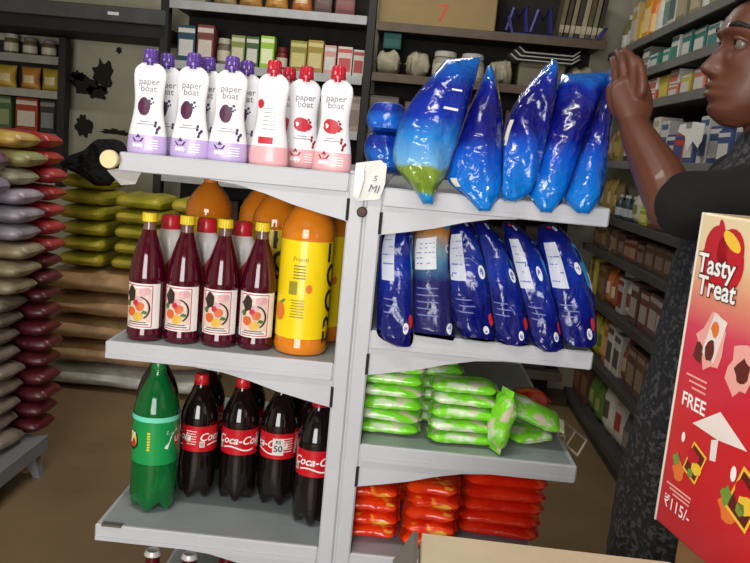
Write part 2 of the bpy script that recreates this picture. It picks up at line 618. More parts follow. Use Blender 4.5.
def pouch_meshes(kind):
    cols = {'purple': ((92, 62, 150), (196, 174, 222), (80, 30, 66), (70, 50, 90)), 'red': ((196, 30, 52), (240, 178, 182), (196, 40, 58), (150, 30, 46))}[kind]
    mb = MB()
    n = 28
    zs = [z * PH for z in np.linspace(0, 1, 30)]
    vs = []
    for z in zs:
        for k in range(n):
            a = 2 * math.pi * k / n
            u = math.sin(a)
            x = ph_w(z) * u
            y = -math.copysign(1, math.cos(a)) * ph_t(z) * (max(0, 1 - abs(u) ** 2.4)) ** 0.62 if abs(math.cos(a)) > 1e-6 else 0
            vs.append((x, y, z))
    fs = [(i * n + k, i * n + (k + 1) % n, (i + 1) * n + (k + 1) % n, (i + 1) * n + k) for i in range(len(zs) - 1) for k in range(n)]
    mi = []
    fs2 = [[], []]
    for f in fs:
        fs2[0 if f[0] // n >= 6 else 1].append(f)
    fs2[1].append(tuple(range(n))[::-1])
    fs2[0].append(tuple((len(zs) - 1) * n + k for k in range(n)))
    mb.v = vs
    for j in (0, 1):
        mb.f += fs2[j]
        mb.m += [j] * len(fs2[j])
    body = mb.mesh('body', [mat('white_pouch_film', (238, 237, 240), 0.32, coat=0.25, var=0.03, bump=0.12, bscale=30),
                            mat('pouch_band_' + kind, cols[1], 0.32, coat=0.25, var=0.08, bump=0.12, bscale=30)], 50)
    # cap with tamper ring and ribs
    cp = MB()
    rib = lambda r, z, a: (r * (1 + 0.05 * math.cos(14 * a)), z)
    cp.lathe([(0.0085, PH - 0.004), (0.0085, PH + 0.003)], 20)
    cp.lathe([(0.0150, PH + 0.002), (0.0150, PH + 0.008)], 28)
    cp.lathe([(0.0132, PH + 0.009), (0.0138, PH + 0.011), (0.0126, PH + 0.024), (0.010, PH + 0.027), (0.0, PH + 0.0275)], 56, fn=rib)
    cap = cp.mesh('cap', mat('cap_' + kind, cols[0], 0.3, coat=0.4, var=0.05), 40)
    # printing
    pr_ = MB()
    ink = [flat((142, 138, 146)), flat(cols[2]), flat(cols[3]), flat((236, 214, 150)), flat((250, 250, 250))]
    put(pr_, text_geo('paper', 0.0175, bold=0.01), pouch_front, 0, 0.001, 0.140)
    put(pr_, text_geo('boat', 0.0175, bold=0.01), pouch_front, 0, 0.001, 0.1265)
    if kind == 'purple':
        put(pr_, disc(0.0125, 0.0175, 18, 0.06, 2), pouch_front, 1, -0.006, 0.092)
        for dx, dz, r in ((0.004, 0.103, .0035), (0.009, 0.108, .003), (0.008, 0.098, .0025), (0.012, 0.101, .002)):
            put(pr_, disc(r, r, 8), pouch_front, 2, dx, dz)
    else:
        put(pr_, disc(0.0160, 0.0150, 18, 0.10, 4), pouch_front, 1, -0.004, 0.086)
        put(pr_, disc(0.007, 0.006, 12, 0.2, 5), pouch_front, 1, 0.010, 0.082)
        for dx, dz, r in ((0.013, 0.092, .003), (0.016, 0.083, .0025), (0.010, 0.097, .0025)):
            put(pr_, disc(r, r, 8), pouch_front, 2, dx, dz)
    for kx, kz, wd in ((-0.002, 0.063, 0.020), (-0.001, 0.058, 0.034)):
        put(pr_, rect(wd, 0.0016, 4), pouch_front, 0, kx, kz)
    for dx, dz in ((0.019, 0.062), (0.0185, 0.056), (0.023, 0.049), (0.022, 0.043), (0.026, 0.053)):
        put(pr_, disc(0.0026, 0.0035, 8), pouch_front, 2, dx, dz)
    # little paper boat at the foot
    put(pr_, ([(-0.012, 0.005), (0.012, 0.005), (0.007, -0.003), (-0.007, -0.003)], [(0, 1, 2, 3)]), pouch_front, 2, -0.013, 0.026)
    put(pr_, ([(-0.005, 0.005), (0.005, 0.005), (0.0, 0.013)], [(0, 1, 2)]), pouch_front, 2, -0.013, 0.026)
    for dx in (-0.02, -0.013, -0.006):
        put(pr_, disc(0.0035, 0.004, 10), pouch_front, 4, dx, 0.016)
    for i in range(4):
        put(pr_, rect(0.020, 0.0018, 3), pouch_front, 4, 0.016, 0.012 + i * 0.005)
    prt = pr_.mesh('printed_front', ink)
    # back print: nutrition panel
    bk = MB()
    put(bk, rect(0.030, 0.013, 4), lambda x, z: (-pouch_front(x, z)[0], -pouch_front(x, z)[1], z), 0, -0.004, 0.048)
    for i in range(6):
        put(bk, rect(0.024, 0.0012, 3), lambda x, z: (-pouch_front(x, z)[0], -pouch_front(x, z)[1], z), 1, 0.0, 0.070 + i * 0.008)
    put(bk, disc(0.007, 0.009, 12), lambda x, z: (-pouch_front(x, z)[0], -pouch_front(x, z)[1], z), 0, -0.02, 0.118)
    bpr = bk.mesh('printed_back', [flat(cols[2]), flat((150, 146, 150))])
    return body, cap, prt, bpr


def pouch(kind, label, px, py, Y, rot=0.0, shelf=LZ[0], group='drink pouches on the top shelf'):
    if kind not in PM:
        PM[kind] = pouch_meshes(kind)
    p = at(px, py, Y)
    t = thing('drink_pouch', label, 'pouch', (p.x, Y, shelf + 0.0008), rot, group)
    for nme, me in zip(('body', 'cap', 'printed_front', 'printed_back'), PM[kind]):
        obj(nme, me, t)
    return t


PM = {}
pouch('purple', 'white pouch with purple cap and berry print, leftmost on the shelf', 147, 150, 0.035, R(2))
pouch('purple', 'white pouch with purple cap, second of three in the front row', 189.5, 150, 0.035, R(-3))
pouch('purple', 'white pouch with purple cap standing next to the red-capped ones', 227.5, 150, 0.036, R(4))
pouch('purple', 'purple-capped pouch half hidden behind the leftmost pouch', 163, 150, 0.092, R(10))
pouch('purple', 'purple-capped pouch half hidden behind the middle purple pouch', 204, 150, 0.092, R(-8))
pouch('purple', 'purple-capped pouch half hidden behind the third purple pouch', 242, 150, 0.092, R(6))
pouch('red', 'red-capped pouch turned to show its back panel with red box', 269, 150, 0.036, R(176))
pouch('red', 'red-capped pouch with pomegranate print, angled, middle of the red ones', 301, 150, 0.098, R(12))
pouch('red', 'red-capped pouch with pomegranate print nearest the steel upright', 332.5, 150, 0.036, R(-4))
pouch('red', 'red-capped pouch mostly hidden behind the back-turned pouch', 284, 150, 0.152, R(6))

# ------------------------------------------------------------------ bottles of red syrup
SYRUP = mat('dark_red_syrup', (72, 5, 26), 0.07, coat=0.6, var=0.1, vscale=6)
NECKG = mat('clear_neck_glass', (128, 96, 86), 0.06, coat=0.5, trans=0.25, var=0.05)
YCAP = mat('yellow_cap', (236, 204, 28), 0.35, coat=0.3, var=0.05)


def syrup_meshes():
    H = 0.262
    b = MB()
    b.lathe([(0.030, 0.0), (0.036, 0.003), (0.0375, 0.012), (0.0375, 0.016), (0.0355, 0.022), (0.0355, 0.120), (0.0372, 0.126), (0.0368, 0.138), (0.0335, 0.160),
             (0.0275, 0.186), (0.0205, 0.208), (0.0155, 0.222), (0.0135, 0.230)], 36)
    body = b.mesh('body', SYRUP, 50)
    nk = MB()
    nk.lathe([(0.0135, 0.2302), (0.0128, 0.236), (0.0128, 0.244), (0.0145, 0.2445), (0.0145, 0.247), (0.0125, 0.2475), (0.0125, 0.25)], 24)
    neck = nk.mesh('neck', NECKG, 40)
    c = MB()
    c.lathe([(0.0150, 0.2465), (0.0154, 0.248), (0.0150, 0.262), (0.0138, 0.2645), (0.0, 0.265)], 48, fn=lambda r, z, a: (r * (1 + 0.025 * math.cos(24 * a)), z))
    cap = c.mesh('cap', YCAP, 40)
    lb = MB()
    r = 0.0362
    g = cyl(r)
    put(lb, rect(2 * r * 1.35, 0.094, 20, 1), g, 0, 0, 0.074)
    lab = lb.mesh('label', mat('label_paper', (240, 236, 232), 0.45, var=0.03), 60)
    p = MB()
    g2 = cyl(r + 0.0006)
    ink = [flat((222, 170, 176)), flat((52, 40, 30)), flat((214, 104, 44)), flat((222, 178, 60)), flat((70, 110, 50)), flat((200, 40, 60)), flat((120, 90, 90)), flat((228, 206, 190))]
    for dz in (0.031, 0.117):
        put(p, rect(0.062, 0.0018, 10), g2, 5, 0, dz)
    for du in (-0.031, 0.031):
        put(p, rect(0.0018, 0.086), g2, 5, du, 0.074)
    put(p, rect(0.056, 0.070, 8), g2, 7, 0, 0.076)
    put(p, disc(0.024, 0.0245, 22), cyl(r + 0.0008), 0, 0.003, 0.071)
    arc = [(0.026 * math.cos(a), 0.026 * math.sin(a)) for a in np.linspace(-1.0, 1.35, 12)] + [(0.022 * math.cos(a), 0.023 * math.sin(a)) for a in np.linspace(1.35, -1.0, 12)]
    put(p, (arc, [(i, i + 1, 22 - i, 23 - i) for i in range(11)]), cyl(r + 0.0010), 1, 0.002, 0.070)
    put(p, disc(0.012, 0.016, 14, 0.2, 3), cyl(r + 0.0012), 1, -0.015, 0.099)
    put(p, disc(0.006, 0.007, 12, 0.2, 8), cyl(r + 0.0012), 4, -0.022, 0.078)
    put(p, disc(0.0105, 0.0105, 14, 0.1, 4), cyl(r + 0.0012), 2, -0.013, 0.062)
    put(p, disc(0.0105, 0.0095, 14, 0.1, 5), cyl(r + 0.0014), 3, 0.003, 0.052)
    put(p, disc(0.0095, 0.0095, 14, 0.1, 6), cyl(r + 0.0014), 2, 0.006, 0.074)
    put(p, disc(0.0065, 0.0065, 12, 0.1, 7), cyl(r + 0.0016), 5, -0.003, 0.081)
    put(p, disc(0.006, 0.004, 10, 0.2, 9), cyl(r + 0.0016), 4, 0.016, 0.062)
    put(p, disc(0.013, 0.008, 12, 0.25, 11), cyl(r + 0.0016), 0, 0.015, 0.105)
    put(p, rect(0.05, 0.0022, 8), g2, 6, 0.0, 0.036)
    put(p, rect(0.04, 0.0018, 8), cyl(r + 0.0009), 1, 0.0, 0.0405)
    prt = p.mesh('label_print', ink)
    return body, neck, cap, lab, prt


SM = syrup_meshes()


def syrup(label, px, Y, rot):
    p = at(px, 330, Y)
    t = thing('syrup_bottle', label, 'bottle', (p.x, Y, LZ[1] + 0.0005), rot, 'red syrup bottles on the middle left shelf')
    obj('body', SM[0], t)
    obj('neck', SM[1], t)
    obj('cap', SM[2], t)
    l = obj('label', SM[3], t)
    obj('label_print', SM[4], l)
    return t


for (lab, px, Y, rot) in (('red syrup bottle with yellow cap, leftmost of four', 145, 0.058, R(-12)), ('red syrup bottle with yellow cap, second from the left end', 182, 0.066, R(-8)),
                          ('red syrup bottle with yellow cap, third from the left end', 219.5, 0.070, R(-4)), ('red syrup bottle with yellow cap beside the yellow-labelled drink', 256, 0.076, R(-2))):
    syrup(lab, px, Y, rot)


# red-capped white and red squeeze bottles behind the syrup
def squeeze_meshes():
    b = MB()
    b.lathe([(0.030, 0.0), (0.034, 0.004), (0.035, 0.02), (0.034, 0.10), (0.034, 0.17), (0.031, 0.205), (0.023, 0.222), (0.017, 0.227)], 28, fn=lambda r, z, a: (r * (1 - 0.10 * abs(math.cos(a)) ** 2), z))
    body = b.mesh('body', mat('white_squeeze_plastic', (226, 222, 220), 0.35, coat=0.2, var=0.04), 50)
    c = MB()
    c.lathe([(0.0205, 0.224), (0.0215, 0.226), (0.0205, 0.250), (0.018, 0.254), (0.0, 0.255)], 40, fn=lambda r, z, a: (r * (1 + 0.02 * math.cos(20 * a)), z))
    cap = c.mesh('cap', mat('red_cap', (205, 30, 46), 0.35, coat=0.3, var=0.05), 40)
    p = MB()
    g = cyl(0.0352)
    stripe = [(-0.034, 0.05), (0.034, 0.05), (0.034, 0.185), (-0.03, 0.11)]
    n = 12
    vs, fs = [], []
    for i in range(n + 1):
        u = -0.034 + 0.068 * i / n
        vs += [(u, 0.03), (u, 0.10 + 0.10 * i / n)]
    fs = [(2 * i, 2 * i + 2, 2 * i + 3, 2 * i + 1) for i in range(n)]
    put(p, (vs, fs), g, 0)
    put(p, rect(0.010, 0.09), g, 1, 0.006, 0.16, -0.7)
    prt = p.mesh('label', [flat((200, 44, 40)), flat((214, 212, 210))])
    return body, cap, prt


QM = squeeze_meshes()
for lab, px in (('white squeeze bottle with red cap behind the leftmost syrup pair', 171), ('white squeeze bottle with red cap behind the middle syrup bottles', 207),
                ('white squeeze bottle with red cap behind the last syrup pair', 243)):
    p = at(px, 230, 0.155)
    t = thing('squeeze_bottle', lab, 'bottle', (p.x, 0.155, LZ[1] + 0.0005), R(4), 'red-capped squeeze bottles behind the syrup')
    for nme, me in zip(('body', 'cap', 'label'), QM):
        obj(nme, me, t)


# ------------------------------------------------------------------ large orange fruit drink bottles
def orange_meshes():
    b = MB()
    b.lathe([(0.032, 0.0), (0.053, 0.002), (0.0560, 0.010), (0.0565, 0.018), (0.0545, 0.026), (0.0545, 0.225), (0.0560, 0.232), (0.0560, 0.242), (0.0530, 0.258),
             (0.0420, 0.278), (0.0300, 0.294), (0.0190, 0.303), (0.0145, 0.308)], 40)
    body = b.mesh('body', mat('orange_drink', (218, 126, 26), 0.08, coat=0.6, var=0.08, vscale=8, sss=0.1), 55)
    c = MB()
    c.lathe([(0.0160, 0.306), (0.0166, 0.308), (0.0160, 0.322), (0.0145, 0.325), (0.0, 0.3255)], 40, fn=lambda r, z, a: (r * (1 + 0.02 * math.cos(20 * a)), z))
    cap = c.mesh('cap', mat('orange_cap', (226, 128, 24), 0.4, var=0.05), 40)
    l = MB()
    l.lathe([(0.0552, 0.034), (0.0552, 0.228)], 48, cap=False)
    lab = l.mesh('label', mat('yellow_sleeve', (246, 214, 10), 0.35, coat=0.3, var=0.05, vscale=9), 60)
    p = MB()
    g = cyl(0.0558)
    ink = [flat((28, 24, 20)), flat((150, 140, 40)), flat((226, 122, 40)), flat((90, 140, 50)), flat((120, 112, 40))]
    for a0 in (1.56, -1.7):
        put(p, text_geo('FROOTI', 0.062, shear=0.15, bold=0.02), g, 0, a0 * 0.0558, 0.125, R(90))
    # mango and small print
    put(p, disc(0.016, 0.019, 18), g, 2, -0.044, 0.085)
    put(p, disc(0.009, 0.003, 10), cyl(0.0562), 3, -0.036, 0.106, 0.5)
    put(p, disc(0.007, 0.009, 14), g, 2, 0.022, 0.135)
    for i in range(5):
        put(p, rect(0.026, 0.0022, 6), g, 4, 0.0, 0.155 + i * 0.006)
    put(p, text_geo('Frooti', 0.013, shear=0.2), g, 4, 0.0, 0.192)
    for i in range(7):
        put(p, rect(0.030 - 0.002 * (i % 3), 0.0018, 6), g, 1, 0.0, 0.078 + i * 0.0055)
    put(p, rect(0.018, 0.026, 4), g, 1, -0.012, 0.135)
    prt = p.mesh('label_print', ink)
    return body, cap, lab, prt


OM = orange_meshes()


def orange_bottle(label, X, Y, rot):
    t = thing('fruit_drink_bottle', label, 'bottle', (X, Y, LZ[1] + 0.0005), rot, 'yellow-labelled fruit drink bottles')
    t.scale = (1, 1, 1.045)
    obj('body', OM[0], t)
    obj('cap', OM[1], t)
    l = obj('label', OM[2], t)
    obj('label_print', OM[3], l)


orange_bottle('big orange drink bottle with yellow label at the front', at(303.5, 300, 0.085).x, 0.085, R(-6))
orange_bottle('orange drink bottle peeking out left of the front one', -0.190, 0.246, R(-60))
orange_bottle('orange drink bottle squeezed between the front one and the upright', -0.076, 0.216, R(14))
orange_bottle('orange drink bottle at the back, behind the leftmost syrup bottles', -0.375, 0.36, R(20))
orange_bottle('orange drink bottle at the back, behind the middle syrup bottles', -0.245, 0.36, R(60))


# ------------------------------------------------------------------ fizzy drink bottles, third left shelf
def petal(r, z, a):
    if z < 0.035:
        k = 1 - z / 0.035
        q = 0.5 + 0.5 * math.cos(5 * a)
        return (r * (1 - 0.16 * k * (1 - q)), z + 0.020 * k * (1 - q) ** 1.2)
    return (r, z)


def fizz_meshes(kind):
    P = {'cola': (0.0435, 0.292, (20, 10, 8), (206, 22, 36), (200, 26, 32)), 'pepsi': (0.049, 0.325, (22, 12, 12), (20, 50, 150), (24, 50, 130)),
         'lime': (0.0505, 0.342, (20, 120, 60), (22, 150, 76), (20, 120, 50))}[kind]
    r, H, bc, lc, cc = P
    k = H / 0.292
    prof = [(0.55 * r, 0.0), (0.86 * r, 0.003), (0.97 * r, 0.014), (r, 0.034), (r, 0.080 * k), (0.965 * r, 0.098 * k), (0.945 * r, 0.110 * k), (0.965 * r, 0.116 * k), (0.965 * r, 0.180 * k), (r, 0.187 * k), (0.975 * r, 0.198 * k), (0.91 * r, 0.211 * k),
            (0.78 * r, 0.227 * k), (0.60 * r, 0.243 * k), (0.44 * r, 0.256 * k), (0.34 * r, 0.265 * k), (0.30 * r, 0.275 * k)]
    b = MB()
    b.lathe(prof, 40, fn=petal)
    if kind == 'lime':
        bm_ = mat('green_bottle_plastic', (18, 138, 66), 0.05, coat=0.5, trans=0.55, var=0.1, vscale=8, ior=1.34)
    else:
        bm_ = mat('dark_cola', bc, 0.06, coat=0.6, var=0.05)
    body = b.mesh('body', bm_, 55)
    c = MB()
    z0 = 0.272 * k
    c.lathe([(0.0155, z0), (0.0160, z0 + 0.002), (0.0155, z0 + 0.017), (0.014, z0 + 0.0195), (0.0, z0 + 0.020)], 40, fn=lambda rr, z, a: (rr * (1 + 0.025 * math.cos(20 * a)), z))
    c.lathe([(0.0175, z0 - 0.003), (0.0175, z0 - 0.001)], 24)
    cap = c.mesh('cap', mat('cap_' + kind, cc, 0.35, coat=0.3, var=0.05), 40)
    l = MB()
    rl = r * 0.972
    za, zb = 0.118 * k, 0.178 * k
    l.lathe([(rl, za), (rl, zb)], 48, cap=False)
    if kind == 'lime':
        za, zb = 0.098 * k, 0.190 * k
        rl = r * 1.005
        l = MB()
        l.lathe([(rl, za), (rl, zb)], 48, cap=False)
    lab = l.mesh('label', mat('label_film_' + kind, lc, 0.3, coat=0.3, var=0.05), 60)
    p = MB()
    g = cyl(rl + 0.0006)
    zc = (za + zb) / 2
    if kind == 'cola':
        ink = [flat((246, 244, 240)), flat((240, 214, 210)), flat((30, 26, 26))]
        for a0 in (0.0, math.pi):
            put(p, text_geo('Coca-Cola', 0.026, shear=0.35, bold=0.018), g, 0, a0 * rl, zc + 0.004)
            wv = [(-0.036 + 0.072 * t / 12, -0.013 + 0.004 * math.sin(t / 12 * 6.0)) for t in range(13)] + [(0.036 - 0.072 * t / 12, -0.0155 + 0.004 * math.sin((12 - t) / 12 * 6.0) - 0.001) for t in range(13)]
            put(p, (wv, [(i, i + 1, 24 - i, 25 - i) for i in range(12)]), g, 0, a0 * rl, zc)
        for a0 in (math.pi / 2, -math.pi / 2):
            for i in range(6):
                put(p, rect(0.026 - 0.004 * (i % 2), 0.0022, 5), g, 1, a0 * rl - 0.008, zc + 0.018 - i * 0.006)
            put(p, rect(0.012, 0.014, 3), g, 0, a0 * rl + 0.018, zc - 0.012)
            for i in range(4):
                put(p, rect(0.0010, 0.010), cyl(rl + 0.001), 2, a0 * rl + 0.0145 + i * 0.0024, zc - 0.012)
    elif kind == 'lime':
        ink = [flat((236, 244, 240)), flat((235, 210, 40)), flat((210, 40, 40)), flat((26, 40, 26)), flat((120, 232, 200))]
        put(p, rect(2 * math.pi * rl, 0.011, 40), g, 4, 0, zb - 0.006)
        # logo medallion on the left, yellow strip, large numeral to the right
        for a0 in (-0.84, 0.98):
            u0 = a0 * rl
            if a0 < 0:
                put(p, disc(0.017, 0.022, 18, 0.06, 3), g, 3, u0, zc - 0.004)
                put(p, disc(0.0135, 0.018, 18, 0.05, 4), cyl(rl + 0.0009), 1, u0 - 0.001, zc - 0.002)
                put(p, disc(0.009, 0.009, 16), cyl(rl + 0.0012), 2, u0 + 0.001, zc - 0.010)
                put(p, text_geo('7', 0.036, shear=0.2, bold=0.03), cyl(rl + 0.0015), 0, u0 - 0.006, zc)
            else:
                put(p, text_geo('7', 0.056, shear=0.2, bold=0.03), g, 0, u0 - 0.004, zc)
                put(p, disc(0.013, 0.013, 18), cyl(rl + 0.0009), 2, u0 + 0.022, zc)
                put(p, text_geo('UP', 0.018, bold=0.03), cyl(rl + 0.0012), 0, u0 + 0.022, zc)
        for i in range(7):
            put(p, rect(0.006, 0.004), g, 1, 0.0, zc + 0.018 - i * 0.0062)
    else:
        ink = [flat((230, 232, 240)), flat((200, 30, 40))]
        put(p, disc(0.02, 0.02, 18), g, 0, -1.0 * rl, zc)
        put(p, disc(0.018, 0.009, 14), cyl(rl + 0.0009), 1, -1.0 * rl, zc + 0.008)
    prt = p.mesh('label_print', ink)
    return body, cap, lab, prt


FM = {}


def fizz(kind, name, label, X, Y, z, rot, group):
    if kind not in FM:
        FM[kind] = fizz_meshes(kind)
    t = thing(name, label, 'bottle', (X, Y, z + 0.0005), rot, group)
    obj('body', FM[kind][0], t)
    obj('cap', FM[kind][1], t)
    l = obj('label', FM[kind][2], t)
    obj('label_print', FM[kind][3], l)
    return t


GB = 'fizzy drink bottles on the third left shelf'
fizz('lime', 'lime_soda_bottle', 'large green soda bottle with green label, left end of shelf', at(155, 450, 0.115).x, 0.115, LZ[2], R(0), GB)
fizz('pepsi', 'cola_bottle', 'dark cola bottle with blue label behind the green soda', -0.446, 0.25, LZ[2] + 0.001, R(10), GB)
fizz('cola', 'cola_bottle', 'red-labelled cola bottle beside the green soda, small print showing', at(198, 450, 0.20).x, 0.20, LZ[2], R(-88), GB)
fizz('cola', 'cola_bottle', 'red-labelled cola bottle with the script logo full front', at(239, 450, 0.205).x, 0.205, LZ[2], R(7), GB)
ck = fizz('cola', 'cola_bottle', 'red-labelled cola bottle wearing a white price sticker', at(278, 450, 0.205).x, 0.205, LZ[2], R(-40), GB)
fizz('cola', 'cola_bottle', 'red-labelled cola bottle half hidden by the steel upright', at(316, 450, 0.125).x, 0.125, LZ[2], R(6), GB)
st = MB()
gs = cyl(0.0435 * 0.972 + 0.0016)
put(st, rect(0.026, 0.040, 6), gs, 0, 0.004, 0.148)
gs2 = cyl(0.0435 * 0.972 + 0.0022)
put(st, text_geo('RS', 0.012, bold=0.02), gs2, 1, 0.004, 0.159)
put(st, text_geo('50', 0.021, bold=0.02), gs2, 1, 0.004, 0.143)
so = st.build('price_sticker', [PAPER, flat((40, 36, 40))], ck)
so.rotation_euler = (0, 0, R(42))
k = 0
for (X, Y, lab) in ((-0.345, 0.33, 'cola bottle in the second row behind the small-print bottle'), (-0.245, 0.34, 'cola bottle in the second row behind the logo bottle'),
                    (-0.145, 0.34, 'cola bottle in the second row behind the price-sticker bottle'), (-0.066, 0.245, 'cola bottle in the second row beside the upright')):
    fizz('cola', 'cola_bottle', lab, X, Y, LZ[2], R(30 + 70 * k), GB)
    k += 1

# bottles on the lowest left shelf: only their crown caps reach into view
CROWN = mat('white_crown_cap', (214, 210, 206), 0.35, metal=0.2, var=0.06)
cb = MB()
cb.lathe([(0.030, 0), (0.036, 0.004), (0.037, 0.02), (0.037, 0.19), (0.033, 0.225), (0.02, 0.268), (0.0155, 0.29), (0.0155, 0.314)], 30)
cbody = cb.mesh('body', mat('dark_red_glass', (84, 14, 26), 0.08, coat=0.5, var=0.06), 50)
cc = MB()
cc.lathe([(0.0185, 0.306), (0.0180, 0.311), (0.0150, 0.3165), (0.013, 0.3172), (0.011, 0.3160), (0.0, 0.3160)], 42, fn=lambda r, z, a: (r * (1 + (0.05 if z < 0.309 else 0) * math.cos(21 * a)), z))
ccap = cc.mesh('crown_cap', CROWN, 40)
cl_ = MB()
cl_.lathe([(0.0378, 0.06), (0.0378, 0.15)], 30, cap=False)
clab = cl_.mesh('label', mat('pink_bottle_label', (214, 180, 184), 0.5, var=0.05), 50)
for lab, px, Y in (('dark red glass bottle with white crown cap, leftmost under the cola shelf', 153, 0.075), ('dark red glass bottle with white crown cap, second under the cola shelf', 190, 0.078),
                   ('dark red glass bottle with white crown cap, third under the cola shelf', 228, 0.14), ('dark red glass bottle with white crown cap, fourth under the cola shelf', 265, 0.16)):
    p = at(px, 552, Y)
    t = thing('soda_bottle', lab, 'bottle', (p.x, Y, LZ[3] + 0.0005), 0, 'crown-capped bottles on the lowest left shelf')
    obj('body', cbody, t)
    obj('crown_cap', ccap, t)
    obj('label', clab, t)


# ------------------------------------------------------------------ film bags built from a row outline
def catmull(arr, t):
    n = len(arr) - 1
    x = min(max(t, 0.0), 0.99999) * n
    i = int(x)
    f = x - i
    p0, p1, p2, p3 = arr[max(i - 1, 0)], arr[i], arr[i + 1], arr[min(i + 2, n)]
    return 0.5 * ((2 * p1) + (p2 - p0) * f + (2 * p0 - 5 * p1 + 4 * p2 - p3) * f * f + (3 * p1 - p0 - 3 * p2 + p3) * f ** 3)


def bag_edge(rows, grow, xmin, Y, lean):
    out = []
    n = len(rows)
    for i, (a, b, c, d) in enumerate(rows):
        g_ = grow * math.sin(math.pi * min(1, 0.25 + 0.75 * i / (n - 1))) * (c - a) / 2
        yy = Y + lean * (i / (n - 1)) ** 0.8
        out.append((at(max(a - g_, xmin), b, yy), at(c + g_, d, yy)))
    return out


def shelf_bags(specs, shelf_z):
    """build a row of bags, left to right; where two meet, both end at their common contact line"""
    edges = [bag_edge(sp['rows'], sp.get('grow', 0.0), sp.get('xmin', -99), sp['Y'], sp['lean']) for sp in specs]
    walls = []
    for e0, e1 in zip(edges, edges[1:]):
        z0, x0 = [p[1].z for p in e0], [p[1].x for p in e0]
        z1, x1 = [p[0].z for p in e1], [p[0].x for p in e1]
        zz = np.linspace(min(z0 + z1), max(z0 + z1), 40)
        walls.append((zz, [(np.interp(z, z0, x0) + np.interp(z, z1, x1)) / 2 for z in zz]))
    for i, sp in enumerate(specs):
        film_bag(lo=walls[i - 1] if i else None, hi=walls[i] if i < len(walls) else None, shelf_z=shelf_z, **sp)


def film_bag(name, label, cat, rows, Y, lean, thick, material, group, seed=0, nu=34, nv=56, wr=0.004, prints=None, inks=None, zfloor=None, ends=(0.16, 0.2), grow=0.0, xmin=-99, crease=1.0, sm=38, lo=None, hi=None, shelf_z=None):
    """rows: bottom to top, (xl,yl,xr,yr) photo points of the two edges, placed at depth Y + lean*v"""
    Ls, Rs = [], []
    n = len(rows)
    for i, (a, b, c, d) in enumerate(rows):
        g_ = grow * math.sin(math.pi * min(1, 0.25 + 0.75 * i / (n - 1))) * (c - a) / 2
        a, c = max(a - g_, xmin), c + g_
        v = i / (n - 1)
        yy = Y + lean * v ** 0.8
        Ls.append(np.array(at(a, b, yy)))
        Rs.append(np.array(at(c, d, yy)))

    def S(u, v, off=0.0, back=False):
        L, Rr = catmull(Ls, v), catmull(Rs, v)
        s = (u + 1) / 2
        P = L * (1 - s) + Rr * s
        tv = min(1, max(0.0, v) / ends[0]) ** 0.7 * min(1, max(0.0, 1 - v) / ends[1]) ** 0.6
        b = thick * max(0.03, tv) * max(0.0, 1 - abs(u) ** 2.3) ** 0.6 + 0.0008
        q = Vector((P[0] * 16 + seed * 7.3, P[2] * 16 + u * 0.8, 5.1 + seed + (9 if back else 0)))
        q2 = Vector((P[0] * 45 + seed * 3.1, P[2] * 30 + u * 2, 2.1 + seed))
        q3 = Vector((P[0] * 21 + seed * 7.7, P[2] * 15 + 1.3 * P[0] * 9, 4.4 + seed * 2 + (6 if back else 0)))
        q4 = Vector((P[0] * 52 + seed * 5.7, P[2] * 40, 1.4 + seed))
        d3, d4 = mnoise.voronoi(q3)[0], mnoise.voronoi(q4)[0]
        nz = mnoise.noise(q) + crease * (1.5 * (d3[0] - 0.45) - 0.6 * max(0, 0.25 - (d3[1] - d3[0])) + 0.55 * (d4[0] - 0.45)) + (1 - crease) * 0.5 * (1 - abs(mnoise.noise(q2)) * 3)
        b = max(0.0008, b + wr * nz * min(1, tv * 1.4) * (1 - abs(u) ** 4))
        x, y, z = P[0], P[1] + (b + off) * (1 if back else -1), P[2]
        if lo is not None:
            x = max(x, float(np.interp(z, *lo)) + 0.0012)
        if hi is not None:
            x = min(x, float(np.interp(z, *hi)) - 0.0012)
        if shelf_z is not None:
            x = max(x, PX1 + 0.003)
            # the shelf and its end lip are solid: below their top the bag hangs in front of the lip
            y = min(y, -0.006 - off + 8 * max(0.0, z - shelf_z - 0.008))
        return (x, y, z)
    base = (Ls[0] + Rs[0]) / 2
    if zfloor is not None:
        base[2] = zfloor
    org = Vector(base)
    mb = MB()
    us = [-math.cos(math.pi * i / nu) for i in range(nu + 1)]
    vsn = np.linspace(0, 1, nv + 1)
    vs = []
    for v in vsn:
        for u in us:
            vs.append(S(u, v))
        for u in us[::-1][1:-1]:
            vs.append(S(u, v, 0, True))
    m = 2 * nu
    fs = [(j * m + k, j * m + (k + 1) % m, (j + 1) * m + (k + 1) % m, (j + 1) * m + k) for j in range(nv) for k in range(m)]
    fs.append(tuple(range(m))[::-1])
    fs.append(tuple(nv * m + k for k in range(m)))
    mb.add([(x - org.x, y - org.y, z - org.z) for x, y, z in vs], fs)
    t = thing(name, label, cat, org, 0, group)
    mb.build('film', material, t, smooth=sm)
    if prints:
        pm = MB()
        for (mi, geo, u0, v0, su, sv, rot) in prints:
            gv, gf = geo
            c, s = math.cos(rot), math.sin(rot)
            out = []
            for (x, y) in gv:
                xx, yy = (x * c - y * s) * su + u0, (x * s + y * c) * sv + v0
                q = S(max(-0.97, min(0.97, xx)), max(0.01, min(0.99, yy)), 0.0012)
                out.append((q[0] - org.x, q[1] - org.y, q[2] - org.z))
            pm.add(out, gf, mi)
        pm.build('print', inks, t, smooth=60)
    return t


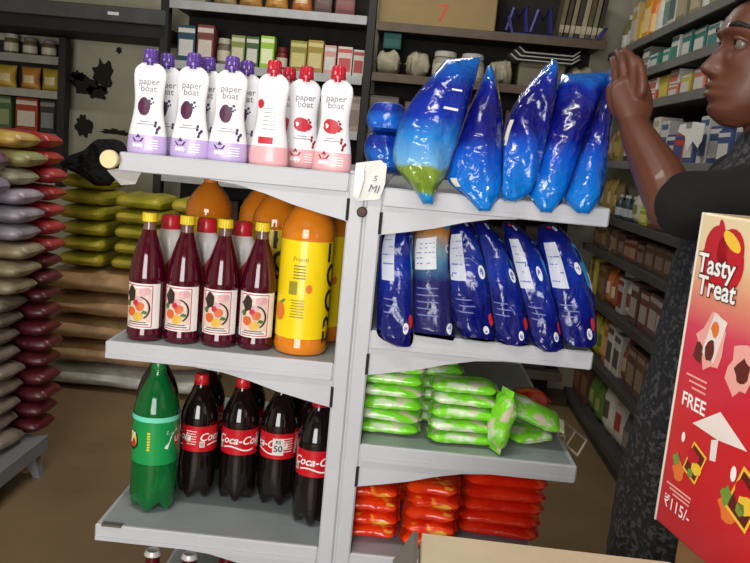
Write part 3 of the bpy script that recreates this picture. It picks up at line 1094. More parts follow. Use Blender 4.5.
BLUE = grad_mat('blue_bag_film', [(0.0, (8, 120, 205)), (0.15, (10, 112, 205)), (0.36, (12, 78, 190)), (0.48, (14, 22, 122)), (0.68, (12, 14, 98)), (0.84, (14, 34, 140)), (0.91, (14, 96, 190)), (1.0, (18, 112, 204))], rough=0.13, wob=0.16, bump=0.5, bscale=30)
BLUE1 = grad_mat('blue_bag_film_green_tip', [(0.0, (20, 130, 205)), (0.065, (30, 140, 205)), (0.085, (110, 140, 40)), (0.225, (120, 146, 52)), (0.25, (110, 170, 215)), (0.42, (36, 128, 208)), (0.56, (14, 50, 165)), (0.76, (12, 30, 140)), (0.90, (12, 92, 185)), (1.0, (18, 110, 200))], rough=0.13, wob=0.06, bump=0.45, bscale=30)
BLUEFLAT = grad_mat('dark_blue_bag_film', [(0.0, (20, 70, 170)), (0.4, (22, 105, 205)), (0.7, (18, 45, 150)), (1.0, (20, 60, 165))], rough=0.18, wob=0.4, bump=0.45, bscale=30)
G1 = 'big blue film bags on the top right shelf'
bag_ink = [flat((225, 222, 200)), flat((214, 196, 60)), flat((240, 240, 245))]
BAGS = []


def add_spec(name, label, cat, rows, Y, lean, thick, material, group, seed, **kw):
    BAGS.append(dict(name=name, label=label, cat=cat, rows=rows, Y=Y, lean=lean, thick=thick, material=material, group=group, seed=seed, **kw))


add_spec('detergent_bag', 'big shiny blue bag with green-printed tip, leaning right', 'bag',
         [(423, 204, 433, 204), (411, 186, 438, 188), (396, 168, 446, 176), (393, 150, 453, 158), (400, 122, 461, 134), (413, 99, 468, 108), (428, 80, 474, 86), (440, 66, 478, 70), (446, 59, 481, 57)],
         -0.034, 0.15, 0.050, BLUE1, G1, 1, wr=0.0105,
         prints=[(2, rect(1, 1, 3, 3), 0.4, 0.60, 0.5, 0.012, 0.0), (2, rect(1, 1, 3, 3), 0.35, 0.70, 0.4, 0.01, 0.1)], inks=bag_ink)
add_spec('detergent_bag', 'narrow shiny blue bag right beside the green-tipped one', 'bag',
         [(480, 211, 489, 211), (468, 196, 494, 199), (454, 180, 500, 186), (457, 160, 500, 165), (463, 138, 499, 140), (471, 112, 499, 112), (478, 92, 497, 90), (484, 76, 494, 74), (487, 66, 491, 65)],
         -0.022, 0.14, 0.042, BLUE, G1, 2, wr=0.0105, grow=0.3, prints=[(1, rect(1, 1, 2, 4), 0.86, 0.74, 0.14, 0.10, 0.0), (0, rect(1, 1, 2, 3), -0.78, 0.24, 0.2, 0.06, 0.1)], inks=bag_ink)
add_spec('detergent_bag', 'shiny blue bag, middle of five, top bent to the right', 'bag',
         [(505, 201, 515, 202), (496, 186, 528, 192), (499, 168, 536, 175), (504, 146, 542, 150), (510, 124, 547, 124), (520, 100, 553, 100), (532, 82, 556, 80), (544, 68, 557, 66), (551, 60, 556, 60)],
         -0.016, 0.15, 0.044, BLUE, G1, 3, wr=0.0105, grow=0.25, prints=[(1, rect(1, 1, 2, 4), 0.9, 0.74, 0.12, 0.12, 0.0), (0, rect(1, 1, 2, 4), -0.85, 0.45, 0.14, 0.14, 0.0)], inks=bag_ink)
add_spec('detergent_bag', 'shiny blue bag with wide flat top, second from the shelf end', 'bag',
         [(541, 212, 551, 213), (530, 194, 561, 198), (534, 174, 570, 180), (541, 152, 578, 156), (548, 128, 588, 130), (553, 106, 597, 104), (557, 90, 602, 88), (560, 80, 606, 78), (562, 74, 609, 72)],
         -0.010, 0.15, 0.046, BLUE, G1, 4, wr=0.0105, grow=0.12, prints=[(0, rect(1, 1, 2, 4), -0.85, 0.26, 0.16, 0.10, 0.2)], inks=bag_ink)
add_spec('detergent_bag', 'shiny blue bag at the outer end, next to the raised hand', 'bag',
         [(578, 213, 588, 214), (566, 197, 596, 201), (571, 178, 601, 182), (578, 156, 604, 158), (587, 132, 608, 132), (596, 108, 612, 106), (602, 88, 616, 86), (606, 76, 618, 74), (609, 68, 619, 66)],
         -0.026, 0.15, 0.040, BLUE, G1, 5, wr=0.0105, grow=0.25, prints=[(1, rect(1, 1, 2, 4), 0.88, 0.78, 0.14, 0.12, 0.0)], inks=bag_ink)
shelf_bags(BAGS, RZ[0])
for lab, rows, Y in (('small crumpled blue bag, upper of two behind the green-tipped bag', [(372, 132, 402, 134), (367, 124, 405, 126), (368, 112, 406, 115), (374, 104, 404, 107), (384, 101, 400, 104)], 0.16),
                     ('small crumpled blue bag, lower of two behind the green-tipped bag', [(374, 172, 404, 176), (366, 158, 408, 164), (364, 146, 408, 152), (368, 136, 406, 140), (374, 131, 402, 134)], 0.165)):
    film_bag('blue_bag', lab, 'bag', rows, Y, 0.02, 0.045, BLUEFLAT, 'small crumpled blue bags', 9 + int(Y * 1000), wr=0.012)

NAVY = grad_mat('navy_bag_film', [(0.0, (16, 22, 100)), (0.3, (12, 20, 104)), (0.6, (16, 46, 150)), (0.85, (14, 24, 108)), (1.0, (14, 20, 96))], rough=0.2, wob=0.45, bump=0.5, bscale=28)
NAVYD = grad_mat('navy_bag_film_purple', [(0.0, (32, 32, 92)), (0.45, (36, 34, 96)), (0.6, (70, 120, 160)), (0.72, (130, 160, 175)), (0.86, (190, 130, 60)), (1.0, (214, 90, 40))], rough=0.26, wob=0.12, bump=0.35, bscale=26)
n_ink = [flat((196, 200, 214)), flat((232, 234, 238)), flat((60, 150, 205)), flat((205, 44, 50)), flat((216, 120, 50)), flat((110, 120, 180))]


def oval(u, v, s=0.14):
    return [(1, disc(1, 1, 14), u, v, s, s * 0.26, 0.1), (5, disc(0.55, 0.6, 10), u, v, s, s * 0.26, 0.1)]


def navy_print(panel=True, top=True, ov=((0.45, 0.18), (0.55, 0.52), (0.5, 0.86)), swoosh=True):
    p = []
    if panel:
        p.append((0, rect(1, 1, 5, 6), -0.42, 0.62, 0.62, 0.30, 0.0))
        for i in range(5):
            p.append((5, rect(1, 1, 4, 1), -0.42, 0.51 + i * 0.05, 0.5, 0.008, 0.0))
    if swoosh:
        p.append((2, disc(1, 1, 16, 0.2, 4), 0.82, 0.60, 0.13, 0.16, 0.0))
        p.append((1, disc(1, 1, 12, 0.2, 6), 0.90, 0.50, 0.06, 0.06, 0.0))
    for u, v in ov:
        p += oval(u, v)
    for i in range(3):
        p.append((5, rect(1, 1, 6, 1), -0.3 + 0.1 * (i % 2), 0.30 + i * 0.035, 0.62, 0.007, 0.15))
    if top:
        p.append((3, disc(1, 1, 12, 0.1, 3), 0.0, 0.93, 0.3, 0.025, 0.0))
    p.append((3, disc(1, 1, 10, 0.2, 3), 0.72, 0.26, 0.12, 0.04, 0.0))
    return p


G2 = 'navy detergent bags on the second right shelf'
BAGS = []


def add_spec(name, label, cat, rows, Y, lean, thick, material, group, seed, **kw):
    BAGS.append(dict(name=name, label=label, cat=cat, rows=rows, Y=Y, lean=lean, thick=thick, material=material, group=group, seed=seed, **kw))


add_spec('detergent_bag', 'navy bag with white panel, wedged against the steel upright', 'bag',
         [(398, 347, 408, 347), (382, 334, 410, 340), (371, 316, 411, 322), (371, 294, 411, 298), (374, 272, 412, 274), (378, 250, 413, 250), (383, 234, 412, 232), (392, 222, 410, 220), (402, 217, 409, 217)],
         -0.006, 0.10, 0.036, NAVY, G2, 11, wr=0.0085, grow=0.25, xmin=377, prints=navy_print(ov=((0.5, 0.22), (0.3, 0.83))), inks=n_ink)
add_spec('detergent_bag', 'dark purple-navy bag with orange top and white print panel', 'bag',
         [(414, 331, 452, 337), (411, 324, 454, 328), (409, 306, 455, 308), (409, 286, 454, 286), (409, 266, 453, 264), (409, 250, 452, 246), (411, 238, 452, 232), (415, 228, 452, 222), (420, 224, 450, 217)],
         0.028, 0.10, 0.040, NAVYD, G2, 12, wr=0.005,
         prints=[(1, rect(1, 1, 5, 6), -0.25, 0.62, 0.95, 0.26, 0.0)] + [(5, rect(1, 1, 4, 1), -0.25, 0.53 + i * 0.04, 0.8, 0.008, 0.0) for i in range(5)] + [(5, rect(1, 1, 6, 1), -0.2, 0.22 + i * 0.04, 0.9, 0.007, 0.1) for i in range(5)] + oval(0.75, 0.14) + oval(0.8, 0.62) + [(2, disc(1, 1, 14, 0.2, 3), 0.72, 0.86, 0.2, 0.06, 0.0)], inks=n_ink, ends=(0.08, 0.1))
add_spec('detergent_bag', 'navy bag with white panel, third from the upright', 'bag',
         [(473, 338, 485, 340), (462, 330, 492, 334), (454, 314, 492, 320), (450, 294, 490, 298), (448, 272, 487, 274), (447, 252, 482, 250), (448, 236, 476, 232), (452, 224, 468, 220), (455, 219, 463, 217)],
         0.012, 0.11, 0.036, NAVY, G2, 13, wr=0.0085, grow=0.25, xmin=377, prints=navy_print(), inks=n_ink)
add_spec('detergent_bag', 'navy bag with white ovals, fourth from the upright', 'bag',
         [(506, 344, 518, 346), (498, 336, 525, 340), (492, 318, 526, 324), (488, 298, 523, 302), (484, 276, 517, 278), (480, 254, 508, 254), (476, 238, 498, 236), (474, 225, 488, 223), (474, 219, 482, 217)],
         0.000, 0.11, 0.034, NAVY, G2, 14, wr=0.0085, grow=0.25, xmin=377, prints=navy_print(panel=False, top=False), inks=n_ink)
add_spec('detergent_bag', 'navy bag with white panel, second from the shelf end', 'bag',
         [(545, 352, 556, 352), (534, 340, 560, 344), (528, 322, 559, 328), (522, 302, 555, 306), (516, 280, 549, 282), (510, 258, 541, 256), (506, 240, 530, 238), (503, 228, 518, 226), (503, 222, 510, 221)],
         -0.008, 0.11, 0.036, NAVY, G2, 15, wr=0.0085, grow=0.25, xmin=377, prints=navy_print(ov=((0.45, 0.2), (0.35, 0.55), (0.3, 0.88))), inks=n_ink)
add_spec('detergent_bag', 'navy bag with white panel at the outer shelf end', 'bag',
         [(574, 347, 589, 347), (562, 338, 593, 342), (557, 320, 592, 324), (552, 300, 590, 302), (547, 280, 586, 280), (543, 260, 579, 258), (539, 244, 570, 240), (538, 231, 560, 228), (540, 225, 552, 223)],
         -0.002, 0.11, 0.038, NAVY, G2, 16, wr=0.0085, grow=0.25, xmin=377, prints=navy_print(ov=((0.5, 0.2), (0.5, 0.58), (0.4, 0.9))), inks=n_ink)

shelf_bags(BAGS, RZ[1])

# ------------------------------------------------------------------ flat pillow packets
def pack_mesh(name, lx, ly, lz, material, seed=0, fin=0.012, wr=0.12, nx=16, ring=14, pw=4.0):
    """sealed film packet lying flat, long axis X, rests on z=0"""
    mb = MB()
    vs, fs = [], []
    xs = [-1.0, -1.0 + fin / lx * 2] + [-math.cos(math.pi * (i + 1) / (nx + 1)) * (1 - fin / lx * 2) for i in range(nx)] + [1.0 - fin / lx * 2, 1.0]
    for i, x in enumerate(xs):
        xn = abs(x) / (1 - fin / lx * 2)
        hz = lz / 2 * max(0.05, (1 - min(1, xn) ** pw)) ** 0.5 if xn < 1 else min(0.0012, lz * 0.04)
        hy = ly / 2 * (1 - 0.06 * (1 - min(1, xn)) ** 1) * (1.0 if i not in (0, len(xs) - 1) else 1.0)
        for k in range(ring):
            a = 2 * math.pi * k / ring
            c, s = math.cos(a), math.sin(a)
            y = hy * (1 - 0.25 * min(1, xn) ** 12) * math.copysign(abs(c) ** 0.7, c)
            z = hz * math.copysign(abs(s) ** 0.8, s)
            n = mnoise.noise(Vector((x * 3 + seed * 5, c * 1.5, s * 1.5 + seed))) * wr * lz * (1 if xn < 1 else 0.3)
            vs.append((x * lx / 2 + n * 0.3, y + n * 0.5 * c, max(lz / 2 + z + n * s * 0.6, 0.0)))
    for i in range(len(xs) - 1):
        for k in range(ring):
            k2 = (k + 1) % ring
            fs.append((i * ring + k, i * ring + k2, (i + 1) * ring + k2, (i + 1) * ring + k))
    fs.append(tuple(range(ring))[::-1])
    fs.append(tuple((len(xs) - 1) * ring + k for k in range(ring)))
    mb.add(vs, fs)
    return mb.mesh(name, material, 60)


def patch_mat(name, base, spots, scale=7.0, rough=0.25, bump=0.3, coat=0.3, thr=(0.48, 0.54)):
    """film with irregular printed patches of several colours"""
    if name in MATS:
        return MATS[name]
    m = bpy.data.materials.new(name)
    m.use_nodes = True
    nt = m.node_tree
    b = nt.nodes['Principled BSDF']
    b.inputs['Roughness'].default_value = rough
    b.inputs['Coat Weight'].default_value = coat
    b.inputs['Coat Roughness'].default_value = 0.1
    tc = nt.nodes.new('ShaderNodeTexCoord')
    prev = None
    for i, c in enumerate(spots):
        mp = nt.nodes.new('ShaderNodeMapping')
        mp.inputs['Location'].default_value = (3.1 * i + 1, 1.7 * i, 0.9 * i)
        mp.inputs['Scale'].default_value = (1.0, 1.3, 1.9)
        nt.links.new(tc.outputs['Object'], mp.inputs[0])
        nz = nt.nodes.new('ShaderNodeTexNoise')
        nz.inputs['Scale'].default_value = scale * (1 + 0.35 * i)
        nz.inputs['Detail'].default_value = 2
        nt.links.new(mp.outputs[0], nz.inputs['Vector'])
        rp = nt.nodes.new('ShaderNodeValToRGB')
        rp.color_ramp.elements[0].position = thr[0]
        rp.color_ramp.elements[1].position = thr[1]
        nt.links.new(nz.outputs['Fac'], rp.inputs[0])
        mx = nt.nodes.new('ShaderNodeMix')
        mx.data_type = 'RGBA'
        nt.links.new(rp.outputs[0], mx.inputs[0])
        if prev is None:
            mx.inputs[6].default_value = rgb(base)
        else:
            nt.links.new(prev, mx.inputs[6])
        mx.inputs[7].default_value = rgb(c)
        prev = mx.outputs[2]
    nt.links.new(prev, b.inputs['Base Color'])
    if bump > 0:
        n2 = nt.nodes.new('ShaderNodeTexNoise')
        n2.inputs['Scale'].default_value = 30
        n2.inputs['Distortion'].default_value = 1.0
        nt.links.new(tc.outputs['Object'], n2.inputs['Vector'])
        bp = nt.nodes.new('ShaderNodeBump')
        bp.inputs['Strength'].default_value = bump
        bp.inputs['Distance'].default_value = 0.01
        nt.links.new(n2.outputs['Fac'], bp.inputs['Height'])
        nt.links.new(bp.outputs[0], b.inputs['Normal'])
    MATS[name] = m
    return m


GREENP = patch_mat('green_white_packet_film', (132, 228, 46), [(232, 244, 214), (224, 208, 186)], 17.0, thr=(0.55, 0.64))
GP = [pack_mesh('film', 0.143, 0.095, 0.0262, GREENP, s, fin=0.005, wr=0.18, pw=6) for s in (1, 2, 3)]


def packet(name, label, cat, me, loc, rot, group):
    o = bpy.data.objects.new(name, me)
    COL.objects.link(o)
    o.location = loc
    o.rotation_euler = rot
    return tag(o, label, cat, group)


G3 = 'green and white packets on the third right shelf'


def stack(name, cat, meshes, desc, where, n, loc, step, group, rotz=0.0, jit=0.006, seed=0):
    rnd = random.Random(seed)
    for i in range(n):
        if i == 0:
            pos = 'at the bottom of'
        elif i == n - 1:
            pos = 'on top of'
        else:
            pos = ORD[i + 1] + ' from the bottom in'
        packet(name, '%s %s %s' % (desc, pos, where), cat, meshes[i % len(meshes)],
               (loc[0] + rnd.uniform(-jit, jit), loc[1] + rnd.uniform(-jit, jit), loc[2] + i * step), (R(rnd.uniform(-1, 1)), R(rnd.uniform(-1.5, 1.5)), rotz + R(rnd.uniform(-5, 5)) + (math.pi if i % 2 else 0)), group)


SZ = RZ[2] + 0.002
stack('snack_packet', 'packet', GP, 'green packet', 'the stack by the upright', 7, (0.106, 0.105, SZ), 0.0272, G3, seed=1, jit=0.003)
stack('snack_packet', 'packet', GP[1:], 'green packet', 'the second green stack', 5, (0.258, 0.082, SZ), 0.0280, G3, seed=2, jit=0.003)
p = at(428, 382, 0.18)
stack('snack_packet', 'packet', GP, 'green packet', 'the hidden rear green stack', 6, (0.19, 0.21, SZ), 0.0274, G3, seed=5)
GPL = pack_mesh('film', 0.135, 0.056, 0.040, GREENP, 7, wr=0.3)
GPX = pack_mesh('film', 0.165, 0.065, 0.034, GREENP, 8, wr=0.2)
a = at(503, 418, 0.05)
packet('snack_packet', 'green packet standing on end beside the second green stack', 'packet', GPL, (a.x + 0.012, 0.042, SZ + 0.068), (R(20), R(-84), R(8)), G3)
a = at(524, 420, 0.09)
packet('snack_packet', 'green packet with white face lying under the slanting one', 'packet', GP[0], (a.x + 0.01, 0.155, SZ), (R(4), R(0), R(-70)), G3)
a = at(530, 404, 0.12)
packet('snack_packet', 'green packet slanting down to the right on its neighbours', 'packet', GPX, (a.x - 0.003, 0.13, SZ + 0.052), (R(20), R(20), R(0)), G3)

ORP = patch_mat('orange_red_packet_film', (196, 60, 28), [(226, 120, 40), (170, 40, 30)], 14.0)
packet('snack_packet', 'small orange-red packet behind the slanting green packet', 'packet', pack_mesh('film', 0.10, 0.07, 0.05, ORP, 5), (at(530, 393, 0.36).x, 0.36, SZ), (0, 0, R(20)), None)

# red packets, fourth right shelf
REDP = patch_mat('red_packet_film', (240, 52, 16), [(246, 92, 28), (226, 38, 18)], 10.0)
REDY = patch_mat('red_yellow_packet_film', (242, 66, 18), [(244, 186, 60), (226, 44, 18)], 15.0, thr=(0.55, 0.6))
RPa = [pack_mesh('film', 0.115, 0.12, 0.0290, REDY, s, fin=0.006, wr=0.18, pw=6) for s in (11, 12, 13)]
RPb = [pack_mesh('film', 0.120, 0.12, 0.0285, REDY, s, fin=0.006, wr=0.16, pw=6) for s in (14, 15)]
RPc = [pack_mesh('film', 0.190, 0.13, 0.0280, REDP, s, fin=0.006, wr=0.10, pw=6) for s in (16, 17, 18)]
G4 = 'red packets on the fourth right shelf'
SZ4 = RZ[3] + 0.0025
stack('noodle_packet', 'packet', RPa, 'red and yellow packet', 'the stack against the upright', 4, (0.092, 0.120, SZ4), 0.0302, G4, seed=11, jit=0.003)
stack('noodle_packet', 'packet', RPb, 'red and yellow packet', 'the middle red stack', 5, (0.2165, 0.10, SZ4), 0.0302, G4, seed=12, jit=0.003)
stack('noodle_packet', 'packet', RPc, 'long plain red packet', 'the right-hand red stack', 6, (0.378, 0.19, SZ4), 0.0292, G4, seed=13, jit=0.003)
stack('noodle_packet', 'packet', RPb, 'red packet', 'the red stack at the rear', 6, (0.18, 0.31, SZ4), 0.0300, G4, seed=14)

# wire divider hooked on the third right shelf
t = thing('wire_divider', 'small bent wire shelf divider at the outer edge of the green packet shelf', 'wire rack', (0.497, 0.11, RZ[2]))
WIRE = mat('dull_wire', (176, 164, 150), 0.35, metal=0.2, var=0.1)
og = Vector(t.location)
UPZ = Vector((0, 0, 0.006))
wa, wb, wc, wd_ = (p_ + UPZ for p_ in (at(565, 425, 0.20) - og, at(586, 443, 0.08) - og, at(577, 458, 0.05) - og, at(556, 438, 0.17) - og))
MB().tube([at(544, 402, 0.42) - og, wa, wb], 0.0026, 6).build('rail', WIRE, t, 40)
MB().tube([wd_, wc], 0.0026, 6).build('rail', WIRE, t, 40)
for f in (0.0, 0.5, 1.0):
    MB().tube([wa.lerp(wb, f), wd_.lerp(wc, f)], 0.0024, 6).build('rung', WIRE, t, 40)
MB().tube([wd_, Vector((0.006, wd_.y, 0.006)), Vector((0.006, wd_.y, -0.016))], 0.0022, 6).build('hook', WIRE, t, 40)

# crumpled price tag wrapped over the top of the upright
t = thing('price_tag', 'crumpled white paper price tag taped over the upright top', 'tag', (at(369, 182, -0.006).x, -0.004, at(369, 200, -0.006).z))
c0 = at(369, 200, -0.006)
outl = [(356, 163), (381, 160), (387, 166), (385, 184), (380, 199), (371, 200), (358, 201), (353, 196), (358, 180)]


def sheet(pts, Y, th, seed, amp=0.004, org=None):
    bm = bmesh.new()
    vs = [bm.verts.new(at(a, b, Y)) for a, b in pts]
    f = bm.faces.new(vs)
    bmesh.ops.triangulate(bm, faces=[f])
    bmesh.ops.subdivide_edges(bm, edges=bm.edges[:], cuts=3, use_grid_fill=True)
    for v in bm.verts:
        v.co.y += amp * mnoise.noise(v.co * 60 + Vector((seed, 0, 0))) - amp
    g = bmesh.ops.extrude_face_region(bm, geom=bm.faces[:])
    for e in g['geom']:
        if isinstance(e, bmesh.types.BMVert):
            e.co.y += th
    if org is not None:
        for v in bm.verts:
            v.co -= org
    bmesh.ops.recalc_face_normals(bm, faces=bm.faces)
    me = bpy.data.meshes.new('sheet')
    bm.to_mesh(me)
    bm.free()
    return me


org = Vector(t.location)
me = sheet(outl, -0.004, 0.0012, 2, 0.003, org)
me.materials.append(PAPER)
obj('tag_sheet', me, t)
me = sheet([(357, 166), (365, 164), (364, 180), (359, 198), (353, 196), (357, 182)], -0.012, 0.0015, 5, 0.003, org)
me.materials.append(WHITE)
obj('folded_strip', me, t)
tm = MB()
put(tm, text_geo('MI', 0.021, shear=0.2), lambda x, z: (x, -0.0062, z), 0, 0.010, 0.022, R(-5))
put(tm, text_geo('5', 0.016, shear=0.2), lambda x, z: (x, -0.0062, z), 0, 0.011, 0.042, R(-5))
tm.build('handwriting', flat((90, 84, 100)), t)

# tape roll and paper on the outer corner of the top left shelf
p = at(117, 161, 0.01)
t = thing('tape_roll', 'cream tape roll hanging off the outer corner of the top left shelf', 'tape roll', (-0.484, -0.008, 1.288))
tr = MB()
tr.lathe([(0.0, 0.0), (0.012, 0.0), (0.0165, 0.001), (0.018, 0.003), (0.018, 0.013), (0.0165, 0.015), (0.0, 0.015)], 24)
tr.v = [(x, -z, y) for x, y, z in tr.v]
tr.build('roll', mat('cream_tape', (226, 204, 152), 0.5, var=0.08), t, 40)
me = sheet([(108, 170), (134, 166), (142, 172), (136, 184), (122, 185)], 0.012, 0.0012, 8, 0.004, Vector(t.location))
me.materials.append(mat('grey_paper', (172, 168, 164), 0.7, var=0.05))
obj('paper_flap', me, t)


# ------------------------------------------------------------------ cartons in the foreground
CARD = mat('pale_cardboard', (206, 192, 160), 0.75, var=0.10, vscale=5, bump=0.05, bscale=60)
TAN = mat('tan_cardboard', (168, 128, 84), 0.75, var=0.12, vscale=5, bump=0.05, bscale=60)


def carton(name, label, x0, x1, y0, y1, z0, z1, m, rot=0.0, seam=0.004, tapec=(196, 176, 130)):
    cx, cy = (x0 + x1) / 2, (y0 + y1) / 2
    t = thing(name, label, 'carton', (cx, cy, z0), rot)
    hx, hy, h = (x1 - x0) / 2, (y1 - y0) / 2, z1 - z0
    MB().box(-hx, hx, -hy, hy, 0, h - 0.004, 0, 0.004).build('body', m, t)
    MB().box(-hx + 0.001, hx - 0.001, -hy + 0.001, -seam / 2, h - 0.004, h, 0, 0.001).build('flap', m, t)
    MB().box(-hx + 0.001, hx - 0.001, seam / 2, hy - 0.001, h - 0.004, h, 0, 0.001).build('flap', m, t)
    tp = MB()
    tp.box(-hx - 0.001, hx + 0.001, -0.024, 0.024, h, h + 0.0008)
    tp.box(-hx - 0.0012, -hx, -0.024, 0.024, h - 0.08, h)
    tp.box(hx, hx + 0.0012, -0.024, 0.024, h - 0.08, h)
    tp.build('packing_tape', flat(tapec, 0.3), t)
    return t


pa, pb = at(417, 541, -0.60), at(668, 552, -0.60)
zt = (pa.z + pb.z) / 2
c1 = carton('carton', 'pale cardboard carton in the foreground, only its top edge showing', pa.x, pb.x, -0.94, -0.60, 0.0, zt, CARD, R(-1.5), tapec=(212, 200, 160))
MB().box(-0.006, 0.0, -0.165, 0.165, -0.05, 0.0).build('side_flap', mat('grey_board', (120, 116, 108), 0.7), c1, loc=(-(pb.x - pa.x) / 2 - 0.004, 0, zt + 0.001), rot=(0, R(28), 0))

# the tall printed display carton at the right edge
dB = Vector((0.23, -0.973, 0)).normalized()
nB = Vector((-dB.y, dB.x, 0)) * -1       # outward normal of the printed face (towards -X)
if nB.x > 0:
    nB = -nB
TB = at(655, 520, -0.45)
TTz0, TTz1 = TB.z, 1.309
TTH = TTz1 - TTz0
TTW, TTD = 0.30, 0.16
ang = math.atan2(dB.y, dB.x)          # local +X runs along dB (towards the camera)
tt = thing('display_carton', 'red and cream printed snack display carton standing at the right edge', 'display box', (TB.x, TB.y, TTz0), ang)
# local: x along face, y inward (away from the camera side), z up
Minv = (Matrix.Translation((TB.x, TB.y, TTz0)) @ Matrix.Rotation(ang, 4, 'Z')).inverted()
s_in = 1 if (Matrix.Rotation(ang, 3, 'Z') @ Vector((0, 1, 0))).dot(nB) < 0 else -1


def face_pt(px, py):
    d = ray(px, py)
    org = Vector((TB.x, TB.y, TTz0))
    k = (org - CAM).dot(nB) / d.dot(nB)
    q = Minv @ (CAM + d * k)
    return q.x, q.z


PRINT = grad_mat('carton_print_gradient', [(0.0, (196, 26, 34)), (0.40, (206, 30, 40)), (0.56, (205, 28, 62)), (0.66, (214, 60, 90)), (0.78, (226, 150, 120)), (0.88, (232, 206, 160)), (1.0, (232, 212, 170))], rough=0.35, coat=0.15, wob=0.06, wscale=1.2, bump=0.0)
mb = MB()
y0, y1 = (0, TTD) if s_in > 0 else (-TTD, 0)
mb.box(0, TTW, y0, y1, 0, TTH, 0, 0.003)
mb.build('box', PRINT, tt)
ed = MB()
ed.box(-0.004, 0.0, y0, y1, 0.0, TTH, 0, 0.001)
ed.build('board_edge', mat('white_board_edge', (214, 204, 190), 0.6, var=0.05), tt)
ef = lambda e: (lambda x, z: (x, -s_in * e, z))
ink = [flat((190, 20, 36), 0.35), flat((246, 244, 240), 0.35), flat((70, 20, 24), 0.35), flat((244, 198, 60), 0.35), flat((238, 224, 220), 0.35), flat((228, 120, 50), 0.35), flat((96, 30, 22), 0.35), flat((240, 170, 160), 0.35), flat((120, 150, 60), 0.35)]
sw = MB()


def fput(geo, px, py, mi, e, rot=0.0):
    x, z = face_pt(px, py)
    put(sw, geo, ef(e), mi, x, z, rot)


def sx_(w_):
    return w_
fput(disc(0.046, 0.042, 22), 722, 264, 0, 0.0008)
fput(disc(0.026, 0.030, 18), 717, 248, 0, 0.0009)
fput(disc(0.028, 0.030, 18), 731, 252, 0, 0.0009)
fput(disc(0.006, 0.013, 12), 723, 229, 0, 0.0010, 0.4)
fput(disc(0.022, 0.009, 14), 733, 242, 3, 0.0012, -0.5)
for s, py in (('Tasty', 267), ('Treat', 290)):
    fput(text_geo(s, 0.037, bold=0.06), 717, py, 2, 0.0014)
    fput(text_geo(s, 0.037, bold=0.02), 717, py, 1, 0.0018)
# snack pictures
fput(disc(0.030, 0.036, 14, 0.25, 3), 712, 340, 7, 0.0008)
fput(rect(0.030, 0.060), 715, 338, 4, 0.0012, -0.25)
fput(disc(0.011, 0.014, 12, 0.2, 3), 699, 352, 6, 0.0012)
fput(disc(0.010, 0.016, 12, 0.2, 4), 711, 350, 6, 0.0014)
fput(disc(0.008, 0.010, 10, 0.2, 5), 716, 330, 5, 0.0014)
for i in range(3):
    fput(rect(0.048 - 0.008 * i, 0.0028), 697 + 1 * i, 378 + 6.5 * i, 7, 0.0008)
fput(text_geo('FREE', 0.027, bold=0.02), 694, 404, 1, 0.0010)
# white light fan
pts = [face_pt(*q) for q in ((693, 423), (721, 412), (748, 452), (718, 440))]
sw.add([(x, -s_in * 0.0008, z) for x, z in pts], [(0, 1, 2, 3)], 4)
pts = [face_pt(*q) for q in ((712, 440), (719, 440), (716, 462), (710, 460))]
sw.add([(x, -s_in * 0.0010, z) for x, z in pts], [(0, 1, 2, 3)], 4)
# tilted snack packs
for (px, py, sc) in ((695, 463, 0.68), (745, 500, 0.95)):
    fput(rect(0.050 * sc, 0.070 * sc), px, py, 3, 0.0010, -0.35)
    fput(rect(0.042 * sc, 0.060 * sc), px, py, 6, 0.0013, -0.35)
    fput(disc(0.018 * sc, 0.016 * sc, 14, 0.2, 2), px - 1, py - 6, 0, 0.0016)
    fput(disc(0.016 * sc, 0.013 * sc, 12, 0.2, 6), px + 2, py + 6, 3, 0.0018)
    fput(disc(0.010 * sc, 0.010 * sc, 12, 0.2, 7), px - 4, py + 10, 8, 0.0018)
    fput(disc(0.020 * sc, 0.022 * sc, 12, 0.25, 8), px - 16, py + 8, 5, 0.0008)
    fput(disc(0.012 * sc, 0.014 * sc, 12, 0.25, 9), px - 18, py - 4, 8, 0.0011)
    fput(disc(0.006 * sc, 0.011 * sc, 10), px - 11, py - 26, 1, 0.0010)
for i in range(3):
    fput(rect(0.060 - 0.01 * i, 0.0028), 679 + 1 * i, 490 + 5 * i, 7, 0.0008)
fput(text_geo('\u20b9115/-', 0.024, bold=0.01), 677, 509, 1, 0.0010)
fput(disc(0.026, 0.030, 14, 0.25, 5), 741, 372, 7, 0.0008)
fput(disc(0.014, 0.016, 12, 0.2, 8), 743, 372, 6, 0.0012)
sw.v = [p if 0.0005 <= p[0] <= TTW - 0.001 else (min(max(p[0], 0.0005), TTW - 0.001), p[1], p[2]) for p in sw.v]
sw.build('printed_face', ink, tt)

cc_ = MB()
t2 = thing('carton', 'tan cardboard carton under the red snack display carton', 'carton', (TB.x, TB.y, 0), ang)
ya, yb = (0.016, TTD) if s_in > 0 else (-TTD, -0.016)
hz = TTz0 - 0.001
MB().box(0.035, TTW, ya, yb, 0, hz - 0.004, 0, 0.004).build('body', TAN, t2)
ym = (ya + yb) / 2
MB().box(0.036, TTW - 0.001, ya + 0.001, ym - 0.002, hz - 0.004, hz, 0, 0.001).build('flap', TAN, t2)
MB().box(0.036, TTW - 0.001, ym + 0.002, yb - 0.001, hz - 0.004, hz, 0, 0.001).build('flap', TAN, t2)
MB().box(0.033, 0.035, ym - 0.024, ym + 0.024, hz - 0.3, hz - 0.004).build('packing_tape', flat((196, 160, 110), 0.3), t2)


# ------------------------------------------------------------------ small goods for the racks behind
def body_mat(col, rough=0.5, coat=0.1):
    return mat('goods_%d_%d_%d' % col, col, rough, coat=coat, var=0.16, vscale=18)


